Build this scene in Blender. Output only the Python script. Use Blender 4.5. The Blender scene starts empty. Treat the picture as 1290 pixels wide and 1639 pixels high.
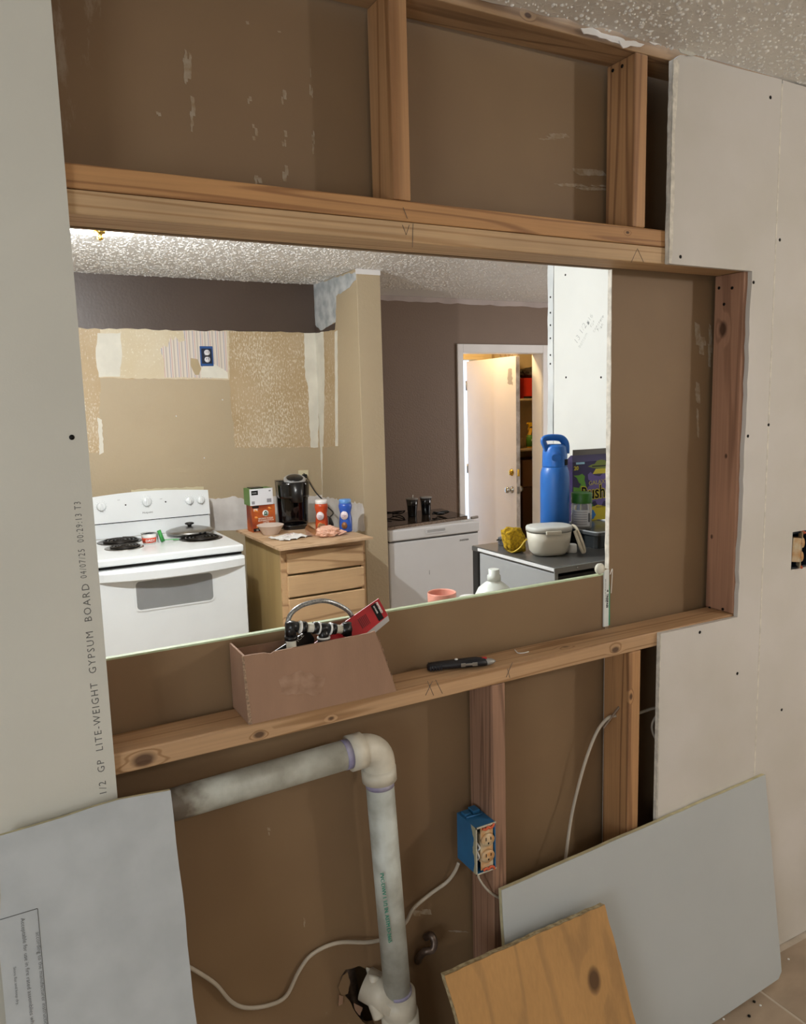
import bpy, bmesh, math, random
from mathutils import Vector, Matrix, noise
from mathutils.geometry import tessellate_polygon
PI = math.pi
random.seed(7)
SC = bpy.context.scene
COL = SC.collection

# ------------------------------------------------------------------ camera, world, lights, exposure
CP = Vector((-0.15565, -1.34600, 1.65))
YAW, PITCH, ROLL, FPX = 0.499119, -0.141854, -0.0263556, 1239.23
_f = Vector((math.sin(YAW)*math.cos(PITCH), math.cos(YAW)*math.cos(PITCH), math.sin(PITCH)))
_r = Vector((math.cos(YAW), -math.sin(YAW), 0)); _u = _r.cross(_f)
_c, _s = math.cos(ROLL), math.sin(ROLL)
_r, _u = _c*_r + _s*_u, -_s*_r + _c*_u
cam = bpy.data.cameras.new('camera'); camo = bpy.data.objects.new('camera', cam); COL.objects.link(camo)
cam.sensor_fit = 'VERTICAL'; cam.sensor_height = 24.0; cam.lens = FPX*24.0/1639.0; cam.clip_start = 0.02
camo.matrix_world = Matrix(((_r.x, _u.x, -_f.x, CP.x), (_r.y, _u.y, -_f.y, CP.y), (_r.z, _u.z, -_f.z, CP.z), (0, 0, 0, 1)))
SC.camera = camo

def P(px, py, ax, v):
    """point of the photographed place seen at a pixel, on the plane x, y or z = v"""
    d = _f + _r*((px-645)/FPX) - _u*((py-819.5)/FPX)
    i = 'xyz'.index(ax); t = (v-CP[i])/d[i]
    return CP + d*t

SC.view_settings.view_transform = 'Standard'; SC.view_settings.look = 'None'
SC.view_settings.gamma = 1; SC.view_settings.use_curve_mapping = False
SC.view_settings.exposure = 0.0
w = bpy.data.worlds.new('sky'); SC.world = w; w.use_nodes = True
w.node_tree.nodes['Background'].inputs[0].default_value = (0.70, 0.83, 1.0, 1)
w.node_tree.nodes['Background'].inputs[1].default_value = 2.2

def lamp(name, kind, loc, power, color, size=0.1, size_y=None, direction=None):
    l = bpy.data.lights.new(name, kind); l.energy = power; l.color = color
    if kind == 'AREA':
        l.size = size
        if size_y: l.shape = 'RECTANGLE'; l.size_y = size_y
        else: l.shape = 'DISK'
    else: l.shadow_soft_size = size
    o = bpy.data.objects.new(name, l); COL.objects.link(o); o.location = loc
    if direction: o.rotation_euler = Vector(direction).to_track_quat('-Z', 'Y').to_euler()
    return o
ASSUMED_KITCHEN_LAMP = (0.30, 1.45, 2.20)
lamp('assumed_kitchen_lamp_light', 'POINT', ASSUMED_KITCHEN_LAMP, 100, (0.955, 0.985, 1.0), 0.025)  # assumed main kitchen light, its lamp would be hidden by the header
lamp('kitchen_rear_lamp_light', 'POINT', (0.30, 2.225, 2.335), 5, (0.96, 0.985, 1.0), 0.03)
lamp('assumed_front_room_lamp_light', 'POINT', (3.0, -2.1, 2.17), 58, (1.0, 0.945, 0.88), 0.07)  # assumed unseen lamp at front right, placed after the stud shadows
lamp('assumed_left_daylight', 'AREA', (-2.3, -2.2, 1.35), 37, (0.88, 0.94, 1.0), 1.2, 1.3, (1, 0.5, 0.35))  # assumed cool daylight from the left, the wall there is solid without a window
lamp('front_room_rear_fill', 'AREA', (0.2, -3.2, 2.36), 12, (1.0, 0.95, 0.89), 0.5, None, (0.1, 0.5, -1))  # general fill added overhead behind the camera, no lamp known there
lamp('hall_fill', 'AREA', (5.32, 1.9, 1.5), 38, (1.0, 0.95, 0.92), 1.3, 1.4, (-1, 0.1, 0.0))  # added fill that brightens hall and freezer, the wall has no window
lamp('assumed_laundry_lamp_light', 'POINT', (3.72, 4.15, 2.33), 26, (1.0, 0.72, 0.36), 0.05)  # assumed unseen lamp for the warm light in the laundry room

# ------------------------------------------------------------------ materials
def lin(h):
    if isinstance(h, str): h = tuple(int(h[i:i+2], 16) for i in (0, 2, 4))
    return tuple(((c/255)/12.92 if c/255 <= .04045 else ((c/255+.055)/1.055)**2.4) for c in h)+(1,)
def newmat(name):
    m = bpy.data.materials.new(name); m.use_nodes = True
    nt = m.node_tree; return m, nt, nt.nodes['Principled BSDF']
def N(nt, t, **kw):
    n = nt.nodes.new(t)
    for k, v in kw.items():
        if k in ('operation', 'blend_type', 'wave_type', 'feature', 'data_type', 'bands_direction', 'distance', 'noise_dimensions'): setattr(n, k, v)
        else: n.inputs[k].default_value = v
    return n
def ramp(nt, src, stops):
    r = nt.nodes.new('ShaderNodeValToRGB'); nt.links.new(src, r.inputs[0])
    el = r.color_ramp.elements
    while len(el) < len(stops): el.new(0.5)
    for e, (p, c) in zip(el, stops): e.position = p; e.color = c if not isinstance(c, (str, float, int)) else (lin(c) if isinstance(c, str) else (c, c, c, 1))
    return r
def coords(nt, scale=(1, 1, 1), loc=(0, 0, 0)):
    g = nt.nodes.new('ShaderNodeTexCoord'); m = nt.nodes.new('ShaderNodeMapping')
    m.inputs['Scale'].default_value = scale; m.inputs['Location'].default_value = loc
    nt.links.new(g.outputs['Object'], m.inputs['Vector']); return m.outputs[0]
def mat(name, col, rough=0.6, metal=0.0, var=0.06, scale=8, bump=0.0, bscale=60, spec=0.5, col2=None, trans=0.0, emit=None, estr=0, coat=0, detail=4, stretch=(1, 1, 1), bdist=0.002):
    """plain surface with a little procedural mottling and relief"""
    m, nt, b = newmat(name)
    co = coords(nt, stretch)
    n = N(nt, 'ShaderNodeTexNoise', Scale=scale, Detail=detail); nt.links.new(co, n.inputs['Vector'])
    c1 = lin(col)
    c2 = lin(col2) if col2 else tuple(max(0, x*(1-var*2.2)) for x in c1[:3])+(1,)
    r = ramp(nt, n.outputs[0], [(0.35, c2), (0.65, c1)])
    nt.links.new(r.outputs[0], b.inputs['Base Color'])
    b.inputs['Roughness'].default_value = rough; b.inputs['Metallic'].default_value = metal
    b.inputs['Specular IOR Level'].default_value = spec
    if trans: b.inputs['Transmission Weight'].default_value = trans
    if coat: b.inputs['Coat Weight'].default_value = coat
    if emit: b.inputs['Emission Color'].default_value = lin(emit); b.inputs['Emission Strength'].default_value = estr
    if bump:
        n2 = N(nt, 'ShaderNodeTexNoise', Scale=bscale, Detail=3); nt.links.new(co, n2.inputs['Vector'])
        bp = N(nt, 'ShaderNodeBump', Strength=bump, Distance=bdist); nt.links.new(n2.outputs[0], bp.inputs['Height'])
        nt.links.new(bp.outputs[0], b.inputs['Normal'])
    return m
def wood(name, light, dark, axis, rings=9, knots=(), seed=0, rough=0.62, stretch=0.07, scale=14, streak=0.5):
    def ds(h):
        c = lin(h); g = .3*c[0]+.6*c[1]+.1*c[2]; return tuple(x*.94+g*.06 for x in c[:3])+(1,)
    light, dark = ds(light), ds(dark)
    m, nt, b = newmat(name)
    sc = [1, 1, 1]; sc['xyz'.index(axis)] = stretch
    co = coords(nt, tuple(sc), (seed*1.7, seed*2.3, seed*0.9))
    n = N(nt, 'ShaderNodeTexNoise', Scale=scale, Detail=2.0, Roughness=0.45, Distortion=0.3); nt.links.new(co, n.inputs['Vector'])
    val = n.outputs[0]; dark_k = None
    for (kx, ky, kz, kr) in knots:
        g = nt.nodes.new('ShaderNodeTexCoord'); mp = nt.nodes.new('ShaderNodeMapping')
        s2 = [1, 1, 1]; s2['xyz'.index(axis)] = 0.6
        mp.vector_type = 'TEXTURE'; mp.inputs['Location'].default_value = (kx, ky, kz)
        mp.inputs['Scale'].default_value = tuple(1/q for q in s2)
        nt.links.new(g.outputs['Object'], mp.inputs['Vector'])
        ln = nt.nodes.new('ShaderNodeVectorMath'); ln.operation = 'LENGTH'; nt.links.new(mp.outputs[0], ln.inputs[0])
        mr = N(nt, 'ShaderNodeMapRange'); nt.links.new(ln.outputs['Value'], mr.inputs['Value'])
        mr.inputs['From Max'].default_value = kr*2.4; mr.inputs['To Min'].default_value = 0.16; mr.inputs['To Max'].default_value = 0
        mr.interpolation_type = 'SMOOTHSTEP'
        ad = N(nt, 'ShaderNodeMath', operation='ADD'); nt.links.new(val, ad.inputs[0]); nt.links.new(mr.outputs[0], ad.inputs[1]); val = ad.outputs[0]
        mk = N(nt, 'ShaderNodeMapRange'); nt.links.new(ln.outputs['Value'], mk.inputs['Value'])
        mk.inputs['From Min'].default_value = kr*0.55; mk.inputs['From Max'].default_value = kr*1.1; mk.inputs['To Min'].default_value = 0.85; mk.inputs['To Max'].default_value = 0
        if dark_k is None: dark_k = mk.outputs[0]
        else:
            mx = N(nt, 'ShaderNodeMath', operation='MAXIMUM'); nt.links.new(dark_k, mx.inputs[0]); nt.links.new(mk.outputs[0], mx.inputs[1]); dark_k = mx.outputs[0]
    mu = N(nt, 'ShaderNodeMath', operation='MULTIPLY'); mu.inputs[1].default_value = rings*6.28; nt.links.new(val, mu.inputs[0])
    si = N(nt, 'ShaderNodeMath', operation='SINE'); nt.links.new(mu.outputs[0], si.inputs[0])
    r = ramp(nt, si.outputs[0], [(0.0, light), (0.5, light), (1.0, dark)])
    sc3 = [160, 160, 160]; sc3['xyz'.index(axis)] = 4
    co3 = coords(nt, tuple(sc3)); n3 = N(nt, 'ShaderNodeTexNoise', Scale=1, Detail=3); nt.links.new(co3, n3.inputs['Vector'])
    r3 = ramp(nt, n3.outputs[0], [(0.3, 1-0.35*streak), (0.7, 1.0)])
    mi = N(nt, 'ShaderNodeMix', data_type='RGBA', blend_type='MULTIPLY'); mi.inputs[0].default_value = 1
    nt.links.new(r.outputs[0], mi.inputs[6]); nt.links.new(r3.outputs[0], mi.inputs[7])
    n4 = N(nt, 'ShaderNodeTexNoise', Scale=3.2, Detail=3); nt.links.new(coords(nt, (1, 1, 1), (seed, 0, 0)), n4.inputs['Vector'])
    r4 = ramp(nt, n4.outputs[0], [(0.3, 0.80), (0.7, 1.0)])
    mi2 = N(nt, 'ShaderNodeMix', data_type='RGBA', blend_type='MULTIPLY'); mi2.inputs[0].default_value = 1
    nt.links.new(mi.outputs[2], mi2.inputs[6]); nt.links.new(r4.outputs[0], mi2.inputs[7])
    out = mi2.outputs[2]
    if dark_k is not None:
        mi3 = N(nt, 'ShaderNodeMix', data_type='RGBA', blend_type='MIX'); nt.links.new(dark_k, mi3.inputs[0])
        nt.links.new(out, mi3.inputs[6]); mi3.inputs[7].default_value = lin('3a2010'); out = mi3.outputs[2]
    nt.links.new(out, b.inputs['Base Color']); b.inputs['Roughness'].default_value = rough
    bp = N(nt, 'ShaderNodeBump', Strength=0.25, Distance=0.001); nt.links.new(n3.outputs[0], bp.inputs['Height']); nt.links.new(bp.outputs[0], b.inputs['Normal'])
    return m
def popcorn(name, col, dist, scale, lo, hi, cover=0.5):
    """sprayed ceiling: separate rounded blobs of uneven size over a flat ground"""
    m, nt, b = newmat(name); co = coords(nt)
    n0 = N(nt, 'ShaderNodeTexNoise', Scale=scale*0.9, Detail=2); nt.links.new(co, n0.inputs['Vector'])
    mx = N(nt, 'ShaderNodeMix', data_type='RGBA'); mx.inputs[0].default_value = 0.025; nt.links.new(co, mx.inputs[6]); nt.links.new(n0.outputs[1], mx.inputs[7])
    v = N(nt, 'ShaderNodeTexVoronoi', Scale=scale, feature='SMOOTH_F1'); nt.links.new(mx.outputs[2], v.inputs['Vector'])
    sp = N(nt, 'ShaderNodeSeparateColor'); nt.links.new(v.outputs['Color'], sp.inputs[0])
    mr = N(nt, 'ShaderNodeMapRange'); nt.links.new(v.outputs['Distance'], mr.inputs['Value'])
    mr.inputs['From Min'].default_value = lo; mr.inputs['From Max'].default_value = hi; mr.inputs['To Min'].default_value = 1; mr.inputs['To Max'].default_value = 0; mr.interpolation_type = 'SMOOTHSTEP'
    r = ramp(nt, sp.outputs[0], [(cover-0.1, 0.0), (cover+0.3, 1.0)])
    mu = N(nt, 'ShaderNodeMath', operation='MULTIPLY'); nt.links.new(mr.outputs[0], mu.inputs[0]); nt.links.new(r.outputs[0], mu.inputs[1])
    bp = N(nt, 'ShaderNodeBump', Strength=1.0, Distance=dist); nt.links.new(mu.outputs[0], bp.inputs['Height'])
    nt.links.new(bp.outputs[0], b.inputs['Normal'])
    b.inputs['Base Color'].default_value = lin(col); b.inputs['Roughness'].default_value = 0.45
    return m
def flecked(name, base, base2, fleck, amount=0.6, stretch=(60, 60, 22)):
    """bare drywall paper with glue flecks left on it"""
    m, nt, b = newmat(name); co = coords(nt, stretch)
    n = N(nt, 'ShaderNodeTexNoise', Scale=1, Detail=5, Roughness=0.65); nt.links.new(co, n.inputs['Vector'])
    nb = N(nt, 'ShaderNodeTexNoise', Scale=1.7, Detail=2); nt.links.new(coords(nt, (1, 1, 1), (3, 1, 2)), nb.inputs['Vector'])
    nbm = N(nt, 'ShaderNodeMath', operation='MULTIPLY_ADD'); nbm.inputs[1].default_value = 0.35; nbm.inputs[2].default_value = 0.325; nt.links.new(nb.outputs[0], nbm.inputs[0])
    ad = N(nt, 'ShaderNodeMath', operation='ADD'); nt.links.new(n.outputs[0], ad.inputs[0]); nt.links.new(nbm.outputs[0], ad.inputs[1])
    r = ramp(nt, ad.outputs[0], [(0.0, 0.0), (1.0, 1.0)])
    mr = N(nt, 'ShaderNodeMapRange'); nt.links.new(ad.outputs[0], mr.inputs['Value']); mr.inputs['From Min'].default_value = 1.0+0.25*(1-amount)-0.06; mr.inputs['From Max'].default_value = 1.0+0.25*(1-amount)+0.06
    n2 = N(nt, 'ShaderNodeTexNoise', Scale=5, Detail=3); nt.links.new(coords(nt), n2.inputs['Vector'])
    r2 = ramp(nt, n2.outputs[0], [(0.35, base), (0.65, base2)])
    mi = N(nt, 'ShaderNodeMix', data_type='RGBA'); nt.links.new(mr.outputs[0], mi.inputs[0]); nt.links.new(r2.outputs[0], mi.inputs[6]); mi.inputs[7].default_value = lin(fleck)
    nt.links.new(mi.outputs[2], b.inputs['Base Color']); b.inputs['Roughness'].default_value = 0.55
    return m
def striped(name):
    m, nt, b = newmat(name); co = coords(nt)
    sx = nt.nodes.new('ShaderNodeSeparateXYZ'); nt.links.new(co, sx.inputs[0])
    mu = N(nt, 'ShaderNodeMath', operation='MULTIPLY'); mu.inputs[1].default_value = 21; nt.links.new(sx.outputs[0], mu.inputs[0])
    fr = N(nt, 'ShaderNodeMath', operation='FRACT'); nt.links.new(mu.outputs[0], fr.inputs[0])
    r = ramp(nt, fr.outputs[0], [(0, 'd9cfc2'), (0.12, '9a98ac'), (0.2, 'd9cfc2'), (0.34, 'c79e96'), (0.42, 'd9cfc2'), (0.62, 'bdb3a8'), (0.8, 'd9cfc2')])
    r.color_ramp.interpolation = 'CONSTANT'
    nt.links.new(r.outputs[0], b.inputs['Base Color']); b.inputs['Roughness'].default_value = 0.6
    return m
def brownpaper(name, col, col2, scrape=0.5):
    m, nt, b = newmat(name); co = coords(nt)
    n = N(nt, 'ShaderNodeTexNoise', Scale=2.2, Detail=3); nt.links.new(co, n.inputs['Vector'])
    r = ramp(nt, n.outputs[0], [(0.35, col), (0.65, col2)])
    n2 = N(nt, 'ShaderNodeTexNoise', Scale=1, Detail=6, Roughness=0.7); nt.links.new(coords(nt, (26, 26, 7)), n2.inputs['Vector'])
    n3 = N(nt, 'ShaderNodeTexNoise', Scale=2.6, Detail=1); nt.links.new(coords(nt, (1.6, 1, 1), (5, 0, 3)), n3.inputs['Vector'])
    ad = N(nt, 'ShaderNodeMath', operation='ADD'); nt.links.new(n2.outputs[0], ad.inputs[0]); nt.links.new(n3.outputs[0], ad.inputs[1])
    mr = N(nt, 'ShaderNodeMapRange'); nt.links.new(ad.outputs[0], mr.inputs['Value']); mr.inputs['From Min'].default_value = 1.30; mr.inputs['From Max'].default_value = 1.42; mr.inputs['To Max'].default_value = scrape
    mi = N(nt, 'ShaderNodeMix', data_type='RGBA'); nt.links.new(mr.outputs[0], mi.inputs[0]); nt.links.new(r.outputs[0], mi.inputs[6]); mi.inputs[7].default_value = lin('a79c8c')
    nt.links.new(mi.outputs[2], b.inputs['Base Color']); b.inputs['Roughness'].default_value = 0.62
    return m

BROWN = brownpaper('brown_drywall_paper', '7a6146', '846b4d')
GYP = mat('grey_drywall_paper', 'c6c4ba', 0.75, var=0.03, scale=3, bump=0.08, bscale=300)
GYPB = mat('scuffed_drywall_paper', 'cdc8c2', 0.72, var=0.03, scale=3.5, bump=0.08, bscale=260, col2='c4bfb6')
GYPC = mat('blue_grey_drywall_paper', 'b2b6b8', 0.7, var=0.03, scale=14, col2='a8acae', detail=6)
GYPD = mat('plain_grey_drywall_paper', 'b2b6b6', 0.7, var=0.02, scale=4)
GYPW = mat('white_drywall', 'e2e4df', 0.7, var=0.02, scale=4)
EDGE = mat('gypsum_core', 'e2dccf', 0.9, var=0.12, scale=60, bump=0.6, bscale=180)
CREAM = mat('cream_board_edge', 'cfc6a0', 0.8, var=0.1, scale=40, bump=0.3, bscale=120)
GREENEDGE = mat('pale_green_edge', 'b9c7a4', 0.6, var=0.08, scale=30)
BLACK = mat('black_void', '060505', 0.9)
SCREW = mat('black_screw', '15120f', 0.5, metal=0.6)
PRINT = mat('printed_ink', '5a5a58', 0.8)
PENCIL = mat('pencil', '8d9190', 0.8)
CEILF = popcorn('popcorn_ceiling', 'e4e0d8', 0.0012, 110, 0.1, 0.5, 0.4)
CEILK = popcorn('knockdown_ceiling', 'e2dfda', 0.002, 90, 0.1, 0.55, 0.25)
TAN = mat('tan_wall_paint', 'b5a487', 0.55, var=0.02, scale=2, bump=0.5, bscale=70, bdist=0.003)
DKBROWN = mat('dark_brown_wall_paint', '4e4037', 0.42, var=0.05, scale=2, bump=0.25, bscale=70)
HALLBROWN = mat('brown_wall_paint', '7c6858', 0.55, var=0.03, scale=2, bump=0.5, bscale=75, bdist=0.003)
WHITEP = mat('white_trim_paint', 'e6e3e0', 0.45, var=0.03, scale=6)
BARE = flecked('bare_drywall_glue_flecks', 'b29a74', 'bca684', 'dbd1bb', 0.60, (120, 120, 48))
BAREL = flecked('bare_drywall_light', 'cdbd9c', 'd3c6aa', 'e0d8c4', 0.6, (90, 90, 60))
COMP = mat('joint_compound', 'e4e0d2', 0.7, var=0.06, scale=9, bump=0.4, bscale=40)
SKIM = mat('grey_skim_coat', 'c8cbcb', 0.6, var=0.16, scale=14, col2='9da3a6', bump=0.5, bscale=30, detail=6)
PLASTER = mat('bare_white_backsplash', 'dedad6', 0.6, var=0.08, scale=10, col2='cbc6c1', bump=0.3, bscale=40)
TILE = mat('stone_floor_tile', 'a7937d', 0.5, scale=5, col2='8f7d6a', bump=0.15, bscale=20, detail=6)
GROUT = mat('grout', 'bdb0a0', 0.85, var=0.06, scale=30)
ENAM = mat('white_enamel', 'e9edee', 0.22, var=0.01, spec=0.5)
ENAMP = mat('white_freezer_coat', 'dcdcdc', 0.4, var=0.01, bump=0.05, bscale=200)
OVGL = mat('oven_glass', '8d8f90', 0.25, var=0.04)
COIL = mat('burner_coil', '241f1c', 0.4, metal=0.5, var=0.1)
CHROME = mat('chrome', 'b9b9b5', 0.18, metal=1.0)
STEEL = mat('brushed_steel', '9c9a96', 0.3, metal=0.9, var=0.08)
BRASS = mat('brass', 'c8a24a', 0.22, metal=1.0)
BLK = mat('black_plastic', '101011', 0.3, var=0.1)
BLKG = mat('black_gloss', '08080a', 0.08, var=0.05, coat=0.5)
DKGREY = mat('dark_grey_plastic', '3b3d3e', 0.4, var=0.05)
SILVER = mat('silver_panel', '9ea1a2', 0.4, var=0.03, scale=3)
BLUEB = mat('blue_bottle_paint', '2566b4', 0.38, var=0.04)
CREAMP = mat('cream_plastic', 'd6d3c4', 0.45, var=0.03)
LIDG = mat('grey_white_plastic', 'c6c8c2', 0.4, var=0.02)
WHITEPL = mat('white_plastic', 'e6e6e2', 0.4, var=0.03)
CLEAR = mat('clear_plastic', 'e8edee', 0.12, trans=0.75, var=0.02)
JUG = mat('translucent_plastic', 'eef6f0', 0.35, trans=0.12, var=0.04)
PVC = mat('grimy_white_pvc', 'c3c7c0', 0.45, scale=16, col2='9c9c92', detail=10)
def pvc_stained():
    m = PVC.copy(); m.name = 'stained_white_pvc'; nt = m.node_tree; b = nt.nodes['Principled BSDF']; src = b.inputs['Base Color'].links[0].from_socket
    sx = nt.nodes.new('ShaderNodeSeparateXYZ'); nt.links.new(coords(nt), sx.inputs[0]); n = N(nt, 'ShaderNodeTexNoise', Scale=22, Detail=6); nt.links.new(coords(nt), n.inputs['Vector'])
    ma = N(nt, 'ShaderNodeMath', operation='MULTIPLY_ADD'); ma.inputs[1].default_value = 0.10; nt.links.new(n.outputs[0], ma.inputs[0]); nt.links.new(sx.outputs[0], ma.inputs[2])
    mr = N(nt, 'ShaderNodeMapRange'); nt.links.new(ma.outputs[0], mr.inputs['Value']); mr.inputs['From Min'].default_value = 0.165; mr.inputs['From Max'].default_value = 0.195; mr.inputs['To Min'].default_value = 0.85; mr.inputs['To Max'].default_value = 0
    mi = N(nt, 'ShaderNodeMix', data_type='RGBA'); nt.links.new(mr.outputs[0], mi.inputs[0]); nt.links.new(src, mi.inputs[6]); mi.inputs[7].default_value = lin('5e4f42'); nt.links.new(mi.outputs[2], b.inputs['Base Color'])
    return m
PVCD = mat('dirty_pvc', '8d8478', 0.7, scale=30, col2='58493c', detail=8)
PVCW = mat('white_pvc_fitting', 'd8d2c2', 0.45, scale=12, col2='b9b2a2', detail=6)
PURPLE = mat('purple_primer', '8d87a6', 0.5, scale=30, col2='a7a3b4')
CABLE = mat('white_cable', 'b8ad9c', 0.5, var=0.08)
CARD = mat('cardboard', '9b7a63', 0.85, var=0.05, scale=5, bump=0.1, bscale=90, stretch=(4, 4, 1))
CARDE = mat('cardboard_edge', 'a98d74', 0.9, var=0.25, scale=200)
BLUEBOX = mat('blue_box_plastic', '2d6d9c', 0.5, var=0.1, scale=14)
ORANGE = mat('orange_overspray', 'd4603a', 0.6, var=0.15, scale=60)
IVORY = mat('ivory_receptacle', 'cdbd9c', 0.5, scale=40, col2='c08a50')
COPPER = mat('tarnished_copper', '7a6a60', 0.4, metal=0.6, scale=30, col2='54463c')
YELLOW = mat('yellow_microfibre', 'c9a413', 0.95, scale=120, col2='8a6d08', bump=1.0, bscale=320, bdist=0.004)
PINK = mat('pink_ceramic', 'dd9a88', 0.4, var=0.04)
PURP = mat('dark_purple_card', '34265c', 0.45, scale=6, col2='241a44')
RED = mat('red_pouch', 'c01c26', 0.35, scale=12, col2='8e1018')
NAVY = mat('navy_knife_grip', '14161f', 0.45, var=0.2, scale=60)
PAPER = mat('white_paper', 'e4e2de', 0.8, var=0.05, scale=20)
GRANITE = mat('polished_granite', '17120f', 0.06, scale=160, col2='40352b', coat=0.3)
GRANEDGE = mat('granite_edge', '8a7663', 0.4, scale=120, col2='5b4a3c')
FLATC = {}
def flat(hexc, rough=0.5, emit=0):
    k = (hexc, rough)
    if k not in FLATC: FLATC[k] = mat('paint_'+hexc, hexc, rough, var=0.02)
    return FLATC[k]

# ------------------------------------------------------------------ mesh helpers
class B:
    def __init__(s): s.v = []; s.f = []; s.sm = []
    def add(s, vs, fs, M=None, smooth=False):
        o = len(s.v)
        s.v += [tuple((M @ Vector(q)) if M else q) for q in vs]
        s.f += [tuple(i+o for i in f) for f in fs]; s.sm += [smooth]*len(fs); return s
    def bmadd(s, bm, M=None, smooth=False):
        bm.verts.index_update(); s.add([v.co.copy() for v in bm.verts], [[v.index for v in f.verts] for f in bm.faces], M, smooth); bm.free(); return s
    def box(s, x0, x1, y0, y1, z0, z1, bev=0.0, M=None, seg=2):
        bm = bmesh.new(); bmesh.ops.create_cube(bm, size=1)
        for v in bm.verts: v.co = Vector(((x0+x1)/2+v.co.x*(x1-x0), (y0+y1)/2+v.co.y*(y1-y0), (z0+z1)/2+v.co.z*(z1-z0)))
        if bev: bmesh.ops.bevel(bm, geom=bm.edges[:], offset=bev, segments=seg, affect='EDGES', profile=0.5)
        return s.bmadd(bm, M)
    def lathe(s, prof, M=None, seg=32, sq=1.0, smooth=True):
        """prof: (radius, height) list revolved about z; sq squashes y"""
        vs = []; fs = []; n = len(prof)
        for r, z in prof:
            for k in range(seg):
                a = 2*PI*k/seg; vs.append((r*math.cos(a), r*math.sin(a)*sq, z))
        for i in range(n-1):
            for k in range(seg):
                k2 = (k+1) % seg; fs.append((i*seg+k, i*seg+k2, (i+1)*seg+k2, (i+1)*seg+k))
        if prof[0][0] > 1e-6: fs.append(tuple(reversed(range(seg))))
        if prof[-1][0] > 1e-6: fs.append(tuple((n-1)*seg+k for k in range(seg)))
        return s.add(vs, fs, M, smooth)
    def cyl(s, p, q, r, seg=20, r2=None, smooth=True):
        p = Vector(p); q = Vector(q); d = q-p
        M = Matrix.Translation(p) @ d.to_track_quat('Z', 'Y').to_matrix().to_4x4()
        return s.lathe([(r, 0), (r2 if r2 is not None else r, d.length)], M, seg, smooth=smooth)
    def tube(s, pts, r, seg=10, closed=False, flat=1.0, sub=6):
        pts = [Vector(p) for p in pts]
        if sub > 1 and len(pts) > 2:
            q = []; n = len(pts)
            for i in range(n if closed else n-1):
                p0 = pts[(i-1) % n] if (closed or i > 0) else pts[0]; p1 = pts[i]; p2 = pts[(i+1) % n]
                p3 = pts[(i+2) % n] if (closed or i+2 < n) else pts[-1]
                for k in range(sub):
                    t = k/sub; q.append(0.5*((2*p1)+(p2-p0)*t+(2*p0-5*p1+4*p2-p3)*t*t+(3*p1-p0-3*p2+p3)*t**3))
            if not closed: q.append(pts[-1])
            pts = q
        n = len(pts); vs = []; fs = []; up = None
        for i, p in enumerate(pts):
            if closed: t = pts[(i+1) % n]-pts[i-1]
            else: t = pts[min(i+1, n-1)]-pts[max(i-1, 0)]
            t.normalize()
            if up is None: up = t.orthogonal().normalized()
            up = (up-t*up.dot(t)).normalized(); side = t.cross(up)
            rr = r[i*len(r)//n] if isinstance(r, (list, tuple)) else r
            for k in range(seg):
                a = 2*PI*k/seg; vs.append(p+up*rr*math.cos(a)+side*rr*flat*math.sin(a))
        for i in range(n if closed else n-1):
            j = (i+1) % n
            for k in range(seg):
                k2 = (k+1) % seg; fs.append((i*seg+k, i*seg+k2, j*seg+k2, j*seg+k))
        if not closed: fs += [tuple(reversed(range(seg))), tuple((n-1)*seg+k for k in range(seg))]
        return s.add(vs, fs, None, True)
    def prism(s, outline, thick, M=None, holes=()):
        """outline: 2-D points (a, b) -> vertices (a, 0..thick, b) before M"""
        loops = [list(outline)]+[list(h) for h in holes]
        flatp = [p for l in loops for p in l]; n = len(flatp)
        tri = tessellate_polygon([[Vector((p[0], p[1], 0)) for p in l] for l in loops])
        vs = [(p[0], 0, p[1]) for p in flatp]+[(p[0], thick, p[1]) for p in flatp]
        fs = []
        for t in tri:
            a, b, c = [flatp[i] for i in t]
            if (b[0]-a[0])*(c[1]-a[1])-(b[1]-a[1])*(c[0]-a[0]) < 0: t = (t[0], t[2], t[1])
            fs.append(tuple(t)); fs.append(tuple(i+n for i in reversed(t)))
        o = 0
        for l in loops:
            m = len(l)
            for i in range(m):
                j = (i+1) % m; fs.append((o+i, o+i+n, o+j+n, o+j))
            o += m
        return s.add(vs, fs, M)
    def mesh(s, name, recalc=True):
        me = bpy.data.meshes.new(name); me.from_pydata([tuple(v) for v in s.v], [], s.f)
        me.polygons.foreach_set('use_smooth', s.sm); me.update()
        if recalc:
            bm = bmesh.new(); bm.from_mesh(me); bmesh.ops.recalc_face_normals(bm, faces=bm.faces[:]); bm.to_mesh(me); bm.free()
        return me
def link(name, me, m, parent=None):
    o = bpy.data.objects.new(name, me); COL.objects.link(o)
    if m: me.materials.clear(); me.materials.append(m)
    if parent: o.parent = parent
    return o
def part(name, b, m, parent=None, label=None, kind=None):
    """b in local coordinates of the parent's frame"""
    o = link(name, b.mesh(name), m, parent)
    if label: o['label'] = label
    if kind: o['kind'] = kind
    return o
def thing(name, label, cat, loc=(0, 0, 0), rz=0.0, group=None, rot=None):
    o = bpy.data.objects.new(name, None); o.empty_display_size = 0.05; COL.objects.link(o)
    o.location = loc; o.rotation_euler = rot if rot else (0, 0, rz); o['label'] = label; o['category'] = cat
    if group: o['group'] = group
    return o
def single(name, b, m, label, cat, loc=(0, 0, 0), rz=0.0, group=None, rot=None):
    o = link(name, b.mesh(name), m); o.location = loc; o.rotation_euler = rot if rot else (0, 0, rz)
    o['label'] = label; o['category'] = cat
    if group: o['group'] = group
    return o
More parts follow.
